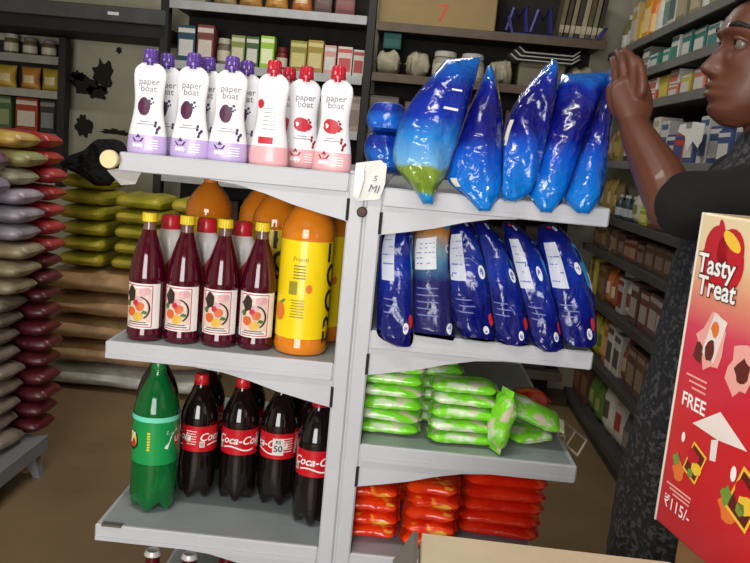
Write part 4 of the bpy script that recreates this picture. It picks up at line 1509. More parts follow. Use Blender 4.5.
_goods = {}


def goods(kind, ca, cb):
    """unit-size product meshes (width, depth, height about 1 each where boxes), cached: (body, extra parts)"""
    key = (kind, ca, cb)
    if key in _goods:
        return _goods[key]
    A, B = body_mat(ca), body_mat(cb)
    b, ex = MB(), []
    if kind == 'box':
        b.box(-0.5, 0.5, -0.5, 0.5, 0, 1, 0, 0.03)
        p = MB()
        p.box(-0.40, 0.40, -0.515, -0.49, 0.18, 0.62)
        ex.append(('label', p.mesh('label', B)))
        f = MB()
        f.box(-0.47, 0.47, -0.51, -0.49, 0.80, 0.92)
        ex.append(('lid_band', f.mesh('lid_band', B)))
        me = b.mesh('goods_box', A)
    elif kind == 'jar':
        b.lathe([(0.40, 0), (0.48, 0.04), (0.48, 0.66), (0.42, 0.76), (0.36, 0.80)], 18)
        me = b.mesh('goods_jar', A, 50)
        c = MB()
        c.lathe([(0.42, 0.79), (0.44, 0.81), (0.43, 0.97), (0.38, 1.0), (0, 1.0)], 18)
        ex.append(('lid', c.mesh('lid', B, 40)))
        l = MB()
        l.lathe([(0.487, 0.18), (0.487, 0.56)], 18, cap=False)
        ex.append(('label', l.mesh('label', body_mat((200, 192, 170)), 50)))
    elif kind == 'bottle':
        b.lathe([(0.40, 0), (0.48, 0.03), (0.48, 0.55), (0.40, 0.68), (0.20, 0.80), (0.17, 0.88)], 18)
        me = b.mesh('goods_bottle', A, 50)
        c = MB()
        c.lathe([(0.20, 0.87), (0.21, 0.88), (0.20, 0.99), (0.16, 1.0), (0, 1.0)], 16)
        ex.append(('cap', c.mesh('cap', B, 40)))
        l = MB()
        l.lathe([(0.487, 0.14), (0.487, 0.46)], 18, cap=False)
        ex.append(('label', l.mesh('label', B, 50)))
    elif kind == 'pack':
        # standing sealed packet: crimped top and bottom
        nx, nz = 8, 10
        vs, fs = [], []
        for j in range(nz + 1):
            v = j / nz
            th = 0.5 * min(1, v / 0.2 + 0.25) * (min(1, (1 - v) / 0.35) ** 0.6 if v < 1 else 0) + 0.02
            wd = 0.5 * (0.94 + 0.06 * math.cos(v * 6.28))
            for k in range(2 * nx):
                u = -math.cos(math.pi * k / nx)
                s = -1 if k <= nx else 1
                vs.append((wd * u, s * th * max(0, 1 - u * u) ** 0.5, v))
        m = 2 * nx
        fs = [(j * m + k, j * m + (k + 1) % m, (j + 1) * m + (k + 1) % m, (j + 1) * m + k) for j in range(nz) for k in range(m)]
        fs += [tuple(range(m))[::-1], tuple(nz * m + k for k in range(m))]
        b.add(vs, fs)
        me = b.mesh('goods_pack', A, 50)
        p = MB()
        q = []
        for j in range(4):
            for i in range(5):
                u = -0.6 + 1.2 * i / 4
                v = 0.30 + 0.32 * j / 3
                th = 0.5 * min(1, v / 0.2 + 0.25) * min(1, (1 - v) / 0.35) ** 0.6 + 0.02
                q.append((0.5 * (0.94 + 0.06 * math.cos(v * 6.28)) * u, -th * (1 - u * u) ** 0.5 - 0.02, v))
        p.add(q, [(j * 5 + i, j * 5 + i + 1, (j + 1) * 5 + i + 1, (j + 1) * 5 + i) for j in range(3) for i in range(4)])
        ex.append(('label', p.mesh('label', B, 50)))
    _goods[key] = (me, ex)
    return _goods[key]


CAT = {'box': 'box', 'jar': 'jar', 'bottle': 'bottle', 'pack': 'packet'}
NAME = {'box': 'goods_box', 'jar': 'goods_jar', 'bottle': 'goods_bottle', 'pack': 'goods_packet'}


def product(kind, label, loc, size, ca, cb, rotz=0.0, group=None):
    me, ex = goods(kind, ca, cb)
    o = bpy.data.objects.new(NAME[kind], me)
    COL.objects.link(o)
    o.location = loc
    o.rotation_euler = (0, 0, rotz)
    o.scale = size
    tag(o, label, CAT[kind], group)
    for n_, m_ in ex:
        obj(n_, m_, o)
    return o


def cname(c):
    r, g, b = c
    mx, mn = max(c), min(c)
    if mx < 62:
        return 'black'
    if mx - mn < 26:
        return 'white' if mx > 185 else ('grey' if mx > 105 else 'dark grey')
    if r >= g >= b:
        if r - g < 45:
            return 'yellow' if mn < 90 and mx > 150 else ('cream' if mx > 170 else 'olive')
        if g > 0.55 * r:
            return 'orange' if mx > 165 and b < 90 else ('tan' if mx > 120 else 'brown')
        return 'red' if mx > 110 and g < 0.5 * r else 'brown'
    if r >= b > g:
        return 'pink' if mx > 170 and mn > 90 else ('maroon' if mx < 130 else 'crimson')
    if g >= r and g >= b:
        return 'teal' if b > r + 20 else ('lime green' if mx > 170 else 'green')
    return 'purple' if r > g else 'blue'


KW = {'box': 'box', 'jar': 'jar', 'bottle': 'bottle', 'pack': 'packet'}

# ------------------------------------------------------------------ right wall rack
RX = 1.13
RYA, RYB = 0.55, 3.0
rack = thing('wall_rack', 'long dark steel rack of goods along the right wall', 'rack', (1.32, 1.75, 0))
RO = Vector((1.32, 1.75, 0))


def rpart(mb, name, m, par=rack):
    mb.v = [(x - RO.x, y - RO.y, z - RO.z) for x, y, z in mb.v]
    return mb.build(name, m, par)


RSH = [0.10, 0.40, 0.69, 0.95, 1.13, 1.41, 1.68, 1.83, 1.985]
for z in RSH:
    mb = MB()
    mb.box(RX, 1.50, RYA, RYB, z - 0.022, z, 0, 0.002)
    s_ = rpart(mb, 'shelf', DARK_STEEL)
    mb = MB()
    mb.box(RX - 0.006, RX, RYA, RYB, z - 0.034, z + 0.004, 0, 0.002)
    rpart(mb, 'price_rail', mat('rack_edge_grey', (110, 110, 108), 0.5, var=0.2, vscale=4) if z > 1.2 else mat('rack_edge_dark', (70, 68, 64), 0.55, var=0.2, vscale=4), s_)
for y in (RYA, (RYA + RYB) / 2, RYB - 0.04):
    mb = MB()
    mb.box(1.465, 1.505, y, y + 0.04, 0, 2.5, 0, 0.003)
    rpart(mb, 'post', DARK_STEEL)
mb = MB()
mb.box(1.504, 1.512, RYA, RYB, 0.02, 2.5)
rpart(mb, 'back_panel', mat('rack_back_dark', (58, 50, 42), 0.7, var=0.2, vscale=4))
mb = MB()
mb.box(RX + 0.02, RX + 0.04, RYA, RYB, 0.0, 0.078)
rpart(mb, 'kick_plate', DARK_STEEL)

# goods, listed from the far end to the near end: (kind, width, depth, height, colour a, colour b)
W_, G_, BK = (206, 204, 198), (150, 148, 140), (44, 40, 38)
ROWS = {
    8: ('top rack shelf', [('bottle', .085, .085, .20, (120, 112, 70), W_), ('bottle', .085, .085, .22, (150, 140, 92), W_), ('box', .10, .10, .22, (196, 170, 110), W_), ('bottle', .09, .09, .25, (214, 150, 60), (228, 190, 70)),
                      ('box', .10, .10, .26, (226, 160, 50), (240, 220, 170)), ('bottle', .08, .08, .25, (226, 120, 36), (236, 200, 140)), ('bottle', .09, .09, .24, (214, 206, 180), W_), ('box', .09, .1, .22, (205, 205, 200), (120, 150, 140)),
                      ('box', .10, .1, .24, (190, 190, 182), (90, 110, 110)), ('box', .12, .1, .21, (140, 132, 104), (170, 160, 130)), ('box', .12, .1, .24, (150, 140, 110), (180, 170, 140)), ('bottle', .09, .09, .22, (120, 110, 84), W_), ('box', .12, .1, .23, (160, 150, 120), (120, 110, 90))]),
    7: ('second rack shelf down', [('jar', .07, .07, .09, (70, 58, 34), (170, 150, 60)), ('jar', .07, .07, .09, (76, 60, 36), (160, 140, 60)), ('jar', .07, .07, .09, (70, 56, 30), (170, 150, 66)), ('jar', .07, .07, .09, (64, 54, 30), (160, 136, 50)), ('jar', .07, .07, .09, (70, 58, 34), (170, 150, 60)),
                                      ('jar', .08, .08, .10, (66, 62, 48), (110, 104, 90)), ('box', .11, .1, .06, W_, (120, 120, 116)), ('box', .12, .1, .075, (60, 128, 118), W_), ('box', .09, .1, .08, (70, 140, 128), W_), ('box', .10, .1, .115, (210, 210, 206), (70, 130, 120)), ('box', .10, .1, .115, (52, 124, 118), W_),
                                      ('box', .12, .1, .11, (60, 120, 116), W_), ('box', .12, .1, .10, W_, (80, 130, 130)), ('box', .12, .1, .11, (80, 130, 120), W_)]),
    6: ('third rack shelf down', [('bottle', .07, .07, .12, (190, 180, 50), (210, 200, 80)), ('bottle', .07, .07, .12, (196, 186, 44), (220, 210, 90)), ('bottle', .07, .07, .125, (200, 190, 40), (220, 210, 120)), ('bottle', .07, .07, .12, (196, 186, 50), (216, 206, 100)), ('jar', .08, .08, .10, (66, 62, 34), (110, 100, 60)), ('pack', .09, .06, .12, (170, 160, 140), (120, 110, 100)),
                                     ('box', .12, .1, .055, (206, 120, 104), W_), ('box', .12, .1, .055, (196, 100, 90), (230, 220, 210)), ('box', .11, .1, .11, (190, 170, 60), (206, 190, 90)), ('box', .12, .1, .06, (204, 110, 96), W_), ('box', .11, .1, .09, (190, 176, 70), W_), ('box', .12, .1, .10, (200, 120, 100), W_), ('box', .12, .1, .10, (180, 80, 70), W_)]),
    5: ('fourth rack shelf down', [('pack', .10, .06, .16, (150, 124, 90), (190, 170, 130)), ('pack', .10, .06, .17, (120, 96, 60), (170, 150, 110)), ('box', .09, .1, .17, (140, 124, 60), (180, 160, 90)), ('jar', .08, .08, .18, (60, 52, 44), (190, 186, 180)), ('jar', .08, .08, .19, (54, 50, 46), (200, 196, 190)), ('box', .10, .1, .12, (176, 62, 44), (206, 130, 90)),
                            ('box', .10, .1, .13, (184, 70, 50), (214, 140, 100)), ('box', .09, .1, .14, (190, 96, 60), (220, 170, 130)), ('box', .09, .1, .20, (206, 202, 190), (170, 166, 150)), ('box', .09, .1, .18, (196, 196, 190), (80, 96, 140)), ('box', .11, .1, .12, (60, 80, 130), W_), ('box', .11, .1, .12, (190, 70, 44), (70, 80, 130)), ('box', .11, .1, .14, (70, 90, 130), W_)]),
    4: ('fifth rack shelf down', [('pack', .11, .07, .19, (134, 110, 60), (180, 160, 110)), ('pack', .11, .07, .20, (150, 124, 70), (196, 180, 130)), ('pack', .11, .07, .18, (120, 100, 62), (176, 156, 110)), ('bottle', .06, .06, .12, (40, 60, 66), (170, 176, 176)), ('bottle', .06, .06, .12, (36, 54, 60), (170, 176, 176)), ('bottle', .06, .06, .12, (40, 60, 66), (160, 170, 170)), ('bottle', .06, .06, .12, (40, 58, 64), (170, 176, 176)),
                                     ('pack', .12, .07, .14, (190, 186, 170), (120, 130, 70)), ('box', .12, .1, .08, (150, 170, 50), (210, 210, 120)), ('box', .12, .1, .09, (120, 60, 50), (160, 120, 100)), ('box', .12, .1, .10, (70, 64, 60), G_), ('box', .12, .1, .10, (84, 70, 60), G_), ('box', .12, .1, .12, (70, 60, 54), G_)]),
    3: ('sixth rack shelf down', [('box', .09, .1, .13, (92, 70, 46), (130, 104, 70)), ('box', .09, .1, .12, (84, 62, 44), (120, 96, 70)), ('box', .09, .1, .13, (96, 74, 52), (136, 110, 80)), ('bottle', .07, .07, .14, (180, 174, 160), (120, 80, 70)), ('box', .10, .1, .13, (100, 76, 58), (140, 116, 90)), ('box', .1, .1, .12, (80, 64, 54), (120, 104, 90)),
                               ('box', .11, .1, .10, (110, 60, 50), (150, 110, 90)), ('box', .11, .1, .11, (100, 56, 48), (150, 120, 100)), ('box', .11, .1, .1, (76, 60, 54), (120, 100, 90)), ('box', .12, .1, .12, (84, 66, 56), (120, 100, 90)), ('box', .12, .1, .12, (90, 66, 50), (120, 100, 90)), ('box', .12, .1, .12, (84, 66, 56), (120, 100, 90))]),
    2: ('seventh rack shelf down', [('box', .05, .1, .19, (170, 158, 50), (200, 190, 90)), ('box', .05, .1, .20, (96, 70, 44), (130, 104, 70)), ('box', .05, .1, .20, (180, 168, 54), (206, 196, 100)), ('box', .07, .1, .18, (90, 66, 46), (130, 100, 70)), ('box', .09, .1, .19, (110, 84, 56), (140, 116, 80)), ('pack', .12, .07, .19, (190, 110, 50), (214, 200, 180)), ('pack', .12, .07, .18, (150, 80, 44), (210, 196, 170)),
                               ('box', .10, .1, .17, (170, 166, 160), (130, 60, 50)), ('pack', .12, .07, .19, (180, 176, 168), (120, 70, 60)), ('box', .11, .1, .19, (90, 70, 60), (160, 150, 140)), ('box', .12, .1, .17, (110, 60, 56), (160, 150, 140)), ('box', .12, .1, .18, (96, 80, 70), (160, 150, 140)), ('box', .12, .1, .18, (96, 70, 60), (160, 150, 140))]),
    1: ('eighth rack shelf down', [('box', .09, .1, .19, (104, 56, 44), (140, 96, 80)), ('box', .09, .1, .20, (110, 60, 46), (150, 100, 80)), ('pack', .12, .07, .20, (170, 160, 60), (206, 196, 110)), ('pack', .12, .07, .20, (176, 166, 66), (90, 120, 60)), ('box', .10, .1, .21, (196, 110, 56), (220, 170, 120)), ('box', .11, .1, .22, (200, 196, 188), (90, 88, 84)),
                              ('box', .11, .1, .20, (190, 186, 176), (90, 84, 80)), ('pack', .12, .07, .2, (120, 70, 50), (170, 150, 120)), ('box', .12, .1, .2, (90, 70, 60), (140, 120, 100)), ('box', .12, .1, .2, (100, 80, 60), (140, 120, 100)), ('box', .12, .1, .2, (90, 70, 60), (140, 120, 100)), ('box', .12, .1, .2, (84, 70, 64), (140, 120, 100))]),
    0: ('lowest rack shelf', [('box', .14, .1, .22, (96, 50, 40), (130, 90, 70)), ('box', .14, .1, .23, (90, 60, 46), (130, 96, 70)), ('pack', .15, .09, .20, (84, 110, 50), (150, 160, 90)), ('pack', .15, .09, .20, (90, 116, 56), (150, 160, 90)), ('pack', .17, .09, .27, (206, 200, 188), (90, 84, 84)), ('pack', .17, .09, .26, (200, 190, 180), (170, 60, 60)), ('pack', .16, .09, .22, (96, 84, 78), (140, 130, 120)), ('pack', .16, .09, .24, (84, 80, 76), (130, 120, 110)), ('pack', .16, .09, .23, (80, 74, 70), (130, 124, 116)), ('box', .16, .1, .22, (80, 70, 60), (120, 110, 100))]),
}
rnd = random.Random(3)
for si, (sname, items) in ROWS.items():
    y = RYB - 0.05
    items = list(items)
    room = RYB - RYA - 0.22 - sum(it[1] + 0.012 for it in items) - (0.02 * 8 if si in (6, 7) else 0)
    j = 0
    while room > 0.14 and len(items) < 29:          # the near end of each shelf goes on with the same kinds of goods
        it = items[len(items) - 1 - (3, 1, 4, 2, 5)[j % 5]]
        items.append(it)
        room -= it[1] + 0.034
        j += 1
    for i, (kd, wd, dp, ht, ca, cb) in enumerate(items):
        yc = y - wd / 2
        y -= wd + 0.012 + (0.08 if False else 0.0)
        if si in (7, 6) and i >= 5 and kd == 'box':
            y -= 0.02
        z = RSH[si] + 0.0008
        xx = RX + 0.03 + dp / 2 + rnd.uniform(0, 0.015)
        a_, b_ = cname(ca), cname(cb)
        desc = '%s %s' % (a_, KW[kd]) if a_ == b_ else '%s %s with %s label' % (a_.replace(' ', '-'), KW[kd], b_.replace(' ', '-'))
        product(kd, '%s, %s from the far end on the %s' % (desc, ORD[i + 1], sname), (xx, yc, z), (wd, dp, ht), ca, cb, R(-90), 'goods on the ' + sname)
        # a second box on top where the photograph shows low cartons piled up
        if kd == 'box' and ht < 0.07:
            product(kd, '%s lying on the %s box of the %s' % (desc, ORD[i + 1], sname), (xx, yc, z + ht), (wd, dp, ht), cb if a_ != b_ else ca, ca, R(-90), 'goods on the ' + sname)
# white torn paper hanging from the eye-level shelf edge
t = thing('paper_sheet', 'torn white paper hanging from a rack shelf in front of the face', 'paper', at_x(688, 136, RX - 0.012))
pl = MB()
pg = [(-0.16, 0.04), (-0.05, 0.05), (0.10, 0.045), (0.12, 0.02), (0.03, 0.0), (-0.01, -0.06), (-0.06, -0.02), (-0.12, -0.045), (-0.15, -0.02)]
pl.prism(pg, 0, -0.001, 0.001)
pl.build('sheet', PAPER, t)
MB().box(-0.002, 0.010, -0.03, 0.03, 0.028, 0.05).build('clip', flat((150, 150, 150)), t)

# ------------------------------------------------------------------ shelves on the back wall
BY = 2.88


def wall_shelf(label, xa, xb, zs, lip, posts, ybk=3.28, yf=BY, top=2.45):
    t = thing('wall_shelf', label, 'shelf', ((xa + xb) / 2, ybk, zs[0]))
    og = Vector(t.location)

    def bp(mb, nm, m, par=t):
        mb.v = [(x - og.x, y - og.y, z - og.z) for x, y, z in mb.v]
        return mb.build(nm, m, par)
    for z in zs:
        s_ = bp(MB().box(xa, xb, yf, ybk, z - 0.02, z, 0, 0.002), 'shelf_board', DARK_STEEL)
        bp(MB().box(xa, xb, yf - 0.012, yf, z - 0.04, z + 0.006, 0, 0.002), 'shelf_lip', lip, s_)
    for x in posts:
        bp(MB().box(x - 0.022, x + 0.022, yf - 0.02, yf + 0.05, max(0, zs[0] - 0.3), top + 0.03, 0, 0.003), 'side_panel', mat('black_frame', (34, 32, 30), 0.6, var=0.2), t)
    bp(MB().box(xa, xb, ybk - 0.012, ybk, max(0, zs[0] - 0.2), top), 'back_board', mat('dark_back_board', (48, 44, 40), 0.8, var=0.2), t)
    return t


wall_shelf('grey-edged shelf unit on the back wall left of the upright', -1.27, -0.20, [0.20, 0.50, 0.80, 1.12, 1.44, 1.735, 2.05], mat('grey_metal_lip', (168, 170, 170), 0.45, var=0.1), [-1.29])  # lips are grey metal, lighter than the dark boards
wall_shelf('dark shelf unit on the back wall behind the blue bags', -0.15, 1.08, [0.20, 0.50, 0.80, 1.12, 1.44, 1.765, 2.03], mat('brown_lip', (92, 78, 64), 0.6, var=0.15), [-0.175])
wall_shelf('small shelf unit in the far left corner holding jars', -2.7, at(59, 70, 3.12).x, [1.272, 1.518, 1.712], mat('pale_lit_lip', (150, 146, 134), 0.5, var=0.15), [at(63, 70, 3.12).x], top=1.80, yf=3.12)  # pale lip colour carries the light on the plank edges
# dark loft beam over the far left
t = thing('loft_board', 'dark loft board running along the top of the back wall', 'board', (-2.0, 2.86, 1.86))
MB().box(-0.74, 0.72, -0.02, 0.02, 0.05, 0.13, 0, 0.004).build('upper_face', mat('loft_grey', (74, 74, 72), 0.6, var=0.15), t)
MB().box(-0.74, 0.72, 0.0, 0.4, -0.02, 0.05, 0, 0.004).build('under_board', mat('loft_dark', (30, 29, 28), 0.7, var=0.15), t)
p = at(113, 20, 2.84)
MB().box(-0.03, 0.03, -0.0015, 0, -0.008, 0.008).build('sticker', PAPER, t, loc=(p.x + 2.0, -0.0202, 0.09))


def brow(prefix, z, Y, lst, place, group):
    """lst: (kind, px, width px, height m, colours)"""
    for i, (kd, px, wpx, ht, ca, cb) in enumerate(lst):
        p = at(px, 45, Y)
        wd = wpx / FOC * (Y - CAM.y)
        a_, b_ = cname(ca), cname(cb)
        desc = '%s %s' % (a_, KW[kd]) if a_ == b_ else '%s %s with %s label' % (a_.replace(' ', '-'), KW[kd], b_.replace(' ', '-'))
        dp = min(0.14, wd) if kd in ('box', 'pack') else wd
        product(kd, '%s, %s from left %s' % (desc, ORD[i + 1], place), (p.x, Y + dp / 2, z + 0.0008), (wd * 0.96, dp, ht), ca, cb, 0.0, group)


brow('b', 1.735, 2.93, [('box', 186, 18, .20, (40, 70, 84), W_), ('box', 205, 17, .21, (120, 60, 56), (206, 196, 186)), ('jar', 223, 15, .15, (110, 100, 86), (180, 176, 160)), ('box', 238, 14, .17, (130, 140, 70), (206, 200, 170)), ('box', 252.5, 13, .17, (60, 96, 56), (206, 206, 190)), ('box', 267.5, 14, .18, (150, 196, 60), (230, 240, 190)),
                        ('jar', 282, 12, .13, (110, 30, 30), (96, 24, 26)), ('box', 299, 17, .17, (140, 132, 56), (200, 190, 120)), ('box', 316, 16, .18, (156, 134, 50), (206, 190, 130)), ('box', 331, 12, .16, (206, 150, 140), W_), ('box', 346, 15, .16, (214, 196, 186), (190, 80, 80)), ('box', 360, 11, .15, (196, 190, 176), (170, 60, 60))],
     'in upper row behind pouches', 'boxes behind the drink pouches')
brow('b', 1.44, 2.93, [('box', 186, 16, .22, (190, 60, 50), (214, 200, 190)), ('bottle', 203, 13, .22, (206, 202, 196), W_), ('bottle', 218, 14, .23, (214, 96, 40), (226, 150, 100)), ('bottle', 232, 13, .20, (206, 202, 196), W_), ('bottle', 246, 13, .22, (206, 202, 196), (190, 186, 176)), ('bottle', 261, 15, .23, (220, 90, 40), (230, 160, 110)),
                       ('bottle', 277, 14, .20, (214, 206, 196), W_), ('bottle', 294, 14, .21, (206, 204, 190), W_), ('box', 311, 19, .22, (206, 110, 50), (196, 150, 60)), ('bottle', 329, 14, .22, (206, 204, 196), W_), ('box', 346, 15, .2, (190, 150, 60), (214, 190, 120)), ('box', 360, 11, .2, (150, 130, 110), (120, 100, 80))],
     'in lower row behind pouches', 'goods behind the drink pouches')
brow('b', 2.05, 2.93, [('box', 192, 22, .16, (150, 140, 124), W_), ('pack', 220, 24, .16, (170, 150, 110), (200, 180, 140)), ('pack', 246, 24, .18, (190, 140, 70), (214, 190, 140)), ('pack', 272, 24, .18, (206, 150, 70), (226, 200, 150)), ('pack', 298, 22, .17, (200, 120, 60), (230, 200, 160)), ('box', 320, 18, .18, (60, 44, 40), (90, 60, 50)), ('box', 342, 20, .2, (96, 34, 34), (120, 60, 50))],
     'on the high back shelf', 'goods on the high back shelf')
brow('b', 1.12, 2.93, [('box', 190, 24, .22, (80, 60, 40), (120, 96, 70)), ('box', 220, 24, .22, (96, 70, 46), (120, 96, 70)), ('box', 250, 24, .22, (84, 62, 44), (120, 96, 70)), ('box', 280, 24, .22, (90, 66, 46), (120, 96, 70)), ('box', 310, 24, .22, (80, 60, 44), (120, 96, 70)), ('box', 340, 24, .22, (90, 70, 46), (120, 96, 70))],
     'on the low back shelf', 'brown boxes low at the back')

# far left corner goods
for i, (px, h_, cb) in enumerate(((9, .10, (190, 186, 176)), (28, .085, (120, 110, 90)), (47, .08, (140, 110, 120)))):
    p = at(px, 45, 3.16)
    product('jar', ('tall glass jar with pale lid, leftmost', 'squat glass jar with grey lid, middle one', 'squat glass jar with mauve lid, rightmost one')[i] + ' on the corner shelf', (p.x, 3.19, 1.7128), (.085, .085, h_ + 0.02), (104, 94, 58), cb, 0, 'jars on the corner shelf')
for i, (px, ca) in enumerate(((5, (196, 160, 60)), (29, (190, 130, 56)), (50, (176, 150, 52)))):
    p = at(px, 75, 3.16)
    product('pack', ('yellow snack packet at the left end', 'orange snack packet in the middle', 'mustard snack packet at the right end') [i] + ' of the corner shelf row', (p.x, 3.19, 1.5188), (.115, .08, .135), ca, (206, 190, 140), 0, 'snack packets on the corner shelf')
for i, (px, wd, ca, cb) in enumerate(((4, .10, (70, 96, 56), (130, 140, 100)), (28, .13, (150, 52, 28), (196, 186, 170)), (49, .09, (44, 42, 40), (120, 120, 116)))):
    p = at(px, 108, 3.16)
    product('box', ('green box at the left end', 'rust red box in the middle', 'dark box at the right end')[i] + ' under the snack packets', (p.x, 3.19, 1.2728), (wd, .1, .20), ca, cb, 0, 'boxes in the far left corner')

# goods behind the blue bags
p0, p1 = at(378, 20, 2.93), at(496, 20, 2.93)
t = thing('carton', 'large brown cardboard carton with red mark high at the back', 'carton', ((p0.x + p1.x) / 2, 3.08, 2.031))
hw = (p1.x - p0.x) / 2
MB().box(-hw, hw, -0.15, 0.17, 0, 0.30, 0, 0.006).build('body', mat('brown_carton', (150, 128, 88), 0.8, var=0.1, vscale=4), t)
MB().box(-hw + .002, hw - .002, -0.148, -0.002, 0.30, 0.304).build('flap', mat('brown_carton', (150, 128, 88)), t)
MB().box(-hw + .002, hw - .002, 0.002, 0.168, 0.30, 0.304).build('flap', mat('brown_carton', (150, 128, 88)), t)
m7 = MB()
put(m7, text_geo('7', 0.12, bold=0.02), lambda x, z: (x, -0.1512, z), 0, at(443, 12, 2.93).x - t.location.x, at(443, 14, 2.93).z - 2.031)
m7.build('red_mark', flat((190, 80, 40)), t)
# pale cloth-like bundles and tubs in a row
BUN = patch_mat('pale_bundle', (168, 162, 136), [(180, 174, 150), (150, 144, 120)], 5.0, rough=0.6, bump=0.2, coat=0.0)
bun = [pack_mesh('bundle', 0.145, 0.2, 0.14, BUN, s, fin=0.01, wr=0.3, pw=6) for s in (21, 22, 23)]
for i, (px, lab) in enumerate(((-0.07, 'pale wrapped bundle at the left end of the row behind the blue bags'), (0.09, 'pale wrapped bundle, second in the row behind the blue bags'), (0.545, 'pale wrapped bundle below the stacked trays behind the blue bags'), (0.985, 'pale wrapped bundle at the right end of the row behind the blue bags'))):
    packet('wrapped_bundle', lab, 'bundle', bun[i % 3], (px, 3.03, 1.767), (0, 0, R(2 * (i - 1))), 'pale bundles behind the blue bags')
for i, (px, lab) in enumerate(((0.24, 'white plastic tub with lid behind the green-tipped blue bag'), (0.39, 'white plastic tub with lid behind the narrow blue bag'))):
    product('jar', lab, (px, 2.98, 1.7660), (.14, .14, .155), (150, 146, 132), (180, 176, 164), 0, 'white tubs behind the blue bags')
product('box', 'small teal box lying on the left pale bundle', (-0.06, 3.05, 1.916), (.10, .1, .085), (40, 120, 120), (70, 140, 136), 0)
# stacked pale trays
p = Vector((0.77, 0, 0))
for i in range(3):
    b = MB()
    sc = 1 - 0.06 * i
    b.prism([(-0.19 * sc, 0.03), (-0.15 * sc, 0), (0.15 * sc, 0), (0.19 * sc, 0.03), (0.18 * sc, 0.03), (0.145 * sc, 0.006), (-0.145 * sc, 0.006), (-0.18 * sc, 0.03)], 1, -0.09, 0.09)
    tag(b.build('foil_tray', mat('pale_tray', (176, 176, 166), 0.3, metal=0.3, var=0.1), None, None, (p.x + 0.01 * i, 3.0, 1.906 + 0.020 * i)), ('lowest', 'middle', 'topmost')[i] + ' pale foil tray in the stack behind the blue bags', 'tray', 'stacked foil trays')
b = MB()
b.box(-0.125, 0.125, -0.1, 0.1, 0, 0.138, 0, 0.01)
tag(b.build('goods_crate', mat('dim_crate', (120, 112, 92), 0.7, var=0.15), None, None, (p.x, 3.05, 1.767)), 'dull flat crate under the stacked foil trays', 'crate')
# blue basket with pointed folded bag
p = at(552, 38, 2.9)
t = thing('blue_basket', 'dark blue plastic basket with pointed handles on the high back shelf', 'basket', (p.x, 2.94, 2.031))
b = MB()
b.prism([(-0.25, 0.09), (-0.22, 0.0), (0.24, 0.0), (0.29, 0.075), (0.275, 0.075), (0.23, 0.012), (-0.21, 0.012), (-0.235, 0.09)], 1, -0.055, 0.055)
b.build('tub', mat('navy_plastic', (40, 42, 112), 0.4, var=0.1), t)
for x in (-0.19, -0.06):
    MB().tube([(x - 0.05, -0.03, 0.02), (x - 0.03, -0.03, 0.14), (x, -0.03, 0.09), (x + 0.035, -0.03, 0.15), (x + 0.05, -0.03, 0.02)], 0.014, 6).build('handle', mat('navy_plastic', (40, 42, 112)), t, 40)
rb = random.Random(8)
bcol = [(120, 110, 84), (74, 66, 52), (150, 140, 110), (60, 56, 50), (170, 160, 130), (96, 84, 60), (134, 126, 100), (60, 50, 44)]
for i in range(8):
    p = at(563 + 5.6 * i, 12, 2.98)
    th = 0.022 + 0.006 * rb.random()
    t = thing('magazine', ('%s bound magazine standing upright, %s in the high back row' % (cname(bcol[i]), ORD[i + 1] if i else 'first')), 'magazine', (p.x, 3.10, 2.031), 0, 'magazines on the high back shelf')
    mm = body_mat(bcol[i], 0.6)
    MB().box(-th / 2, th / 2, -0.09, 0.09, 0.0, 0.27 + 0.02 * rb.random(), 0, 0.002).build('cover', mm, t, rot=(0, R(6), 0), loc=(0, 0, 0.002))
    MB().box(-th / 2 - 0.0005, th / 2 + 0.0005, -0.0925, -0.088, 0.05, 0.09).build('spine_label', body_mat((190, 180, 150)), t, rot=(0, R(6), 0), loc=(0, 0, 0.002))
brow('b', 1.44, 2.95, [('box', 385, 40, .22, (60, 44, 34), (84, 64, 48)), ('box', 432, 44, .2, (54, 40, 32), (80, 60, 46)), ('box', 484, 44, .22, (66, 50, 38), (90, 70, 52)), ('box', 536, 44, .2, (60, 46, 34), (84, 66, 50)), ('box', 584, 38, .22, (64, 50, 40), (90, 70, 54))],
     'in dark row behind blue bags', 'brown boxes behind the blue bags')
brow('b', 1.12, 2.95, [('box', 385, 40, .2, (60, 44, 34), (84, 64, 48)), ('box', 440, 50, .2, (54, 40, 32), (80, 60, 46)), ('box', 500, 50, .2, (66, 50, 38), (90, 70, 52)), ('box', 566, 50, .2, (60, 46, 34), (84, 66, 50))],
     'in low row behind navy bags', 'brown boxes behind the navy bags')

for zz, nm in ((0.20, 'bottom'), (0.50, 'second lowest'), (0.80, 'third lowest')):
    for x_a, n_, wh in ((-0.05, 5, 'right'), (-0.95, 3, 'left')):
        for i in range(n_):
            ca = ((62, 46, 36), (54, 40, 32), (70, 52, 40), (58, 44, 34))[(i + int(zz * 10)) % 4]
            product('box', 'dark brown box, %s from left on the %s %s back shelf' % (ORD[i + 1], nm, wh), (x_a + 0.235 * i, 3.02, zz + 0.0008), (0.21, 0.14, 0.2 + 0.02 * ((i * 7) % 3)), ca, tuple(int(v * 1.35) for v in ca), 0.0, 'brown boxes low on the back shelves')

